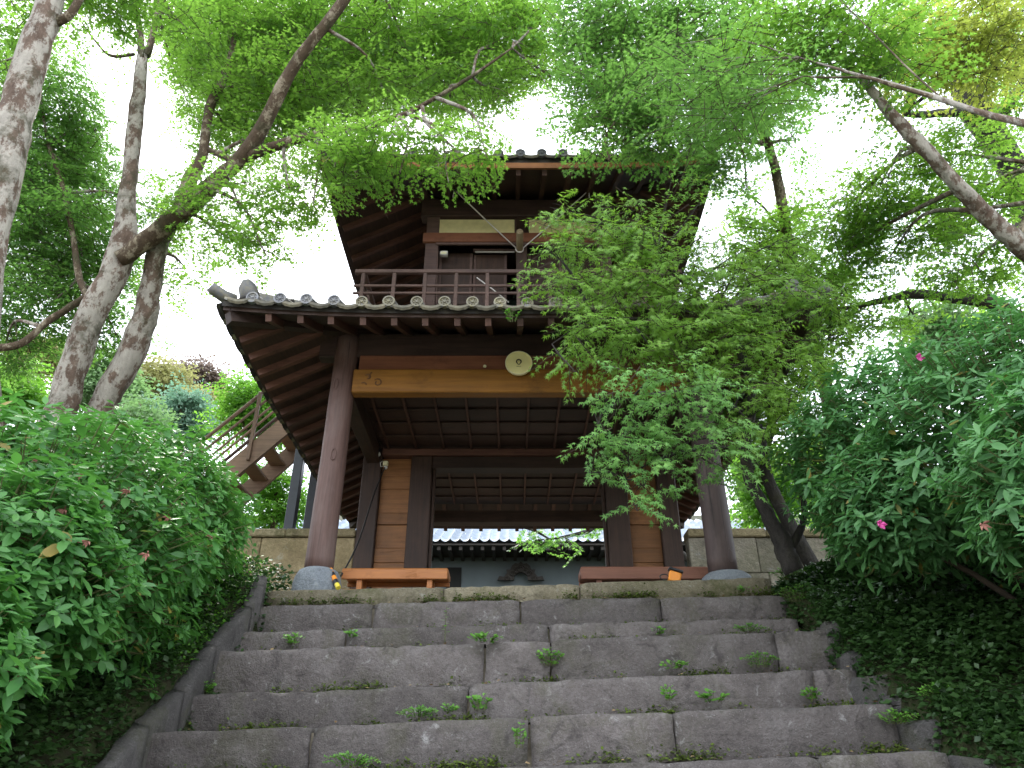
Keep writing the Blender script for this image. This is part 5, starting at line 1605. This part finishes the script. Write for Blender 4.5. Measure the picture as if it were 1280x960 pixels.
# ================================================================ weeds in the step joints
def weed(px, py, Y, w_, h_, label, kind='tuft', seed=0):
    p = P(px, py, Y)
    r = np.random.default_rng(seed + 100)
    root = empty('fern_weed' if kind == 'fern' else 'leafy_weed', tuple(p), label, 'fern' if kind == 'fern' else 'weed', 'weeds growing in the step joints')
    t_ = np.linalg.norm(p)
    W, H = w_ * t_ / F, h_ * t_ / F
    lv = Leaves(); st_ = MB()
    if kind == 'tall':
        st_.tube([p, p + np.array((.0, -.01, H * .5)), p + np.array((.005, -.02, H))], [.004, .0035, .002], 5)
        n = 9
        for k in range(n):
            q = p + np.array((0, -.015, H * (.25 + .75 * k / n)))
            tip = np.array([[cos(k * 2.4), sin(k * 2.4) - .2, .2]])
            lv.add(q[None], frames(tip, np.array([[0, -.3, 1.]])), np.array([.045 * (1.1 - k / n * .4)]))
    else:
        ns = max(8, int(W / .011))
        for k in range(ns):
            a = r.uniform(-1, 1)
            L = H * r.uniform(.6, 1.15)
            b_ = p + np.array((a * W * .28, r.uniform(-.012, .012), 0))
            e = b_ + np.array((a * W * .35 + r.normal(0, .01), -r.uniform(.01, .07), L * (.55 if kind == 'fern' else .8) - .3 * abs(a) * L))
            mid = (b_ + e) / 2 + np.array((0, 0, L * .18))
            pts, _ = catmull([b_, mid, e], [1, 1, 1], 4)
            st_.tube(pts, .0018, 3, False)
            m_ = 12 if kind == 'fern' else 4
            for j in range(m_):
                q = pts[min(len(pts) - 1, 1 + int(j / m_ * (len(pts) - 1)))] + r.normal(0, .003, 3)
                dd = (e - b_) / np.linalg.norm(e - b_)
                s = np.cross(dd, (0, -.4, 1)); s /= np.linalg.norm(s)
                tip = (s * (1 if j % 2 else -1) + dd * .6 + r.normal(0, .15, 3))[None]
                lv.add(q[None], frames(tip, np.array([[0, -.6, 1.]]) + r.normal(0, .3, (1, 3))), np.array([(.027 if kind == 'fern' else .036) * r.uniform(.7, 1.2)]))
    so_ = st_.build('stem', M_TWIGG, root)
    if kind != 'tall': tag(so_, kind='stuff')
    p_ = np.concatenate(lv.p); R_ = np.concatenate(lv.R); s_ = np.concatenate(lv.s)
    o = link('foliage', leaf_mesh('foliage', T_OVAL2 if kind == 'fern' else T_ROUND, p_, R_, s_, L_WEED), root)
    tag(o, kind='stuff')
    return root
WEEDS = [(606, 803, 6.33, 40, 14, 'low clover weed on the seam below the third row, left of centre', 'tuft'),
         (686, 832, 6.34, 32, 30, 'round clump of leaves in the middle joint of the fourth row', 'tuft'),
         (598, 888, 5.9, 28, 26, 'bushy green weed in the joint left of centre on the fifth row', 'tuft'),
         (524, 897, 5.85, 46, 22, 'spreading fern fronds at the foot of the fifth row, left of the bushy weed', 'fern'),
         (560, 890, 5.85, 24, 14, 'tiny fern between the spreading fronds and the bushy weed', 'fern'),
         (648, 935, 5.2, 22, 52, 'tall ragged grass weed in the joint at the centre of the sixth row', 'fern'),
         (438, 958, 5.15, 56, 26, 'wide fern tuft at the bottom edge of the picture, left of centre', 'fern'),
         (842, 836, 6.3, 26, 14, 'small leafy weed at the foot of the fourth row, right of centre', 'tuft'),
         (950, 834, 6.3, 40, 34, 'feathery fern on the right part of the fourth row', 'fern'),
         (892, 878, 5.86, 34, 16, 'creeping weed at the foot of the fifth row on the right', 'tuft'),
         (836, 876, 5.86, 16, 22, 'slim weed beside the right centre joint of the sixth row', 'tuft'),
         (1014, 876, 5.85, 26, 20, 'yellowish mossy weed at the right end of the fifth row', 'tuft'),
         (556, 802, 6.72, 10, 48, 'single tall thin weed standing before the third row', 'tall'),
         (938, 790, 6.73, 34, 16, 'small fern at the right end of the third row', 'fern'),
         (822, 794, 6.75, 12, 14, 'two leaved seedling at the foot of the third row, right of centre', 'tuft'),
         (366, 806, 6.72, 22, 18, 'dark little weed at the left of the third row', 'tuft'),
         (246, 864, 6.2, 40, 14, 'weed patch by the left kerb at the end of the fourth row', 'tuft'),
         (440, 797, 6.75, 10, 12, 'tiny sprig in the left joint of the third row', 'tuft'),
         (930, 740, 7.3, 12, 8, 'tiny green sprig on the pale top row at the right', 'tuft'),
         (1120, 905, 5.25, 40, 26, 'fern drooping over the right end of the sixth row', 'fern'),
         (640, 402, 6.46, 24, 30, 'pale grass tuft hanging from the eave tiles under the striking log', 'tuft')]
WEEDS += [(1000, 752, 7.0, 60, 40, 'dark fern arching over the upper right end of the steps', 'fern'),
          (1085, 800, 6.2, 50, 30, 'fern among the loose stones right of the fourth row', 'fern'),
          (1180, 880, 5.2, 60, 40, 'leafy fern on the right bank beside the sixth row', 'fern'),
          (985, 725, 7.2, 40, 30, 'small fern at the foot of the leaning maple trunk', 'fern')]
for i, (px, py, Y, a, b, lab, kd) in enumerate(WEEDS): weed(px, py, Y, a * .85, b * .85, lab, kd, i)

mp, mt, mn, msz, lp, lt, ln, ls_ = [], [], [], [], [], [], [], []
rm = np.random.default_rng(77)
rr_ = [STEPZ[i] for i in sorted(STEPZ)]
for (D, xa, xb, zl, zr), (D2, xa2, xb2, zl2, zr2) in zip(rr_, rr_[1:]):
    n = 5200
    x = rm.uniform(xa, xb, n)
    f = np.sin(x * 4.3 + D * 9) + np.sin(x * 9.1 + D * 3) * .8 + np.sin(x * 23 + D) * .4
    x = x[f + rm.normal(0, .5, n) > .2]
    n = len(x)
    z2 = zl2 + (zr2 - zl2) * (x - xa2) / (xb2 - xa2)
    y = D + .03 - np.abs(rm.normal(0, .035, n)); z = z2 + np.abs(rm.normal(0, .034, n)) + .014
    mp.append(np.stack([x, y, z], -1)); mt.append(np.stack([rm.normal(size=n), rm.normal(size=n) - .5, rm.uniform(0, 1, n)], -1))
    mn.append(np.stack([rm.normal(0, .5, n), -np.ones(n) * .6, np.ones(n)], -1)); msz.append(.022 * rm.uniform(.5, 1.6, n))
    n = 46
    x = rm.uniform(xa, xb, n)
    z2 = zl2 + (zr2 - zl2) * (x - xa2) / (xb2 - xa2)
    lp.append(np.stack([x, D2 + rm.uniform(.05, max(.08, D - D2), n), z2 + .022], -1)); lt.append(np.stack([rm.normal(size=n), rm.normal(size=n), rm.normal(0, .15, n)], -1))
    ln.append(np.stack([rm.normal(0, .3, n), rm.normal(0, .3, n) - .2, np.ones(n)], -1)); ls_.append(.03 * rm.uniform(.5, 1.4, n))
C_ = np.concatenate
tag(link('joint_moss', leaf_mesh('joint_moss', T_SMALL, C_(mp), frames(C_(mt), C_(mn)), C_(msz), M_MOSS), stairs), 'patchy moss in the step joints', kind='stuff')
tag(link('leaf_litter', leaf_mesh('leaf_litter', T_SMALL, C_(lp), frames(C_(lt), C_(ln)), C_(ls_), M_LITTER), stairs), 'fallen dry leaves on the treads', kind='stuff')
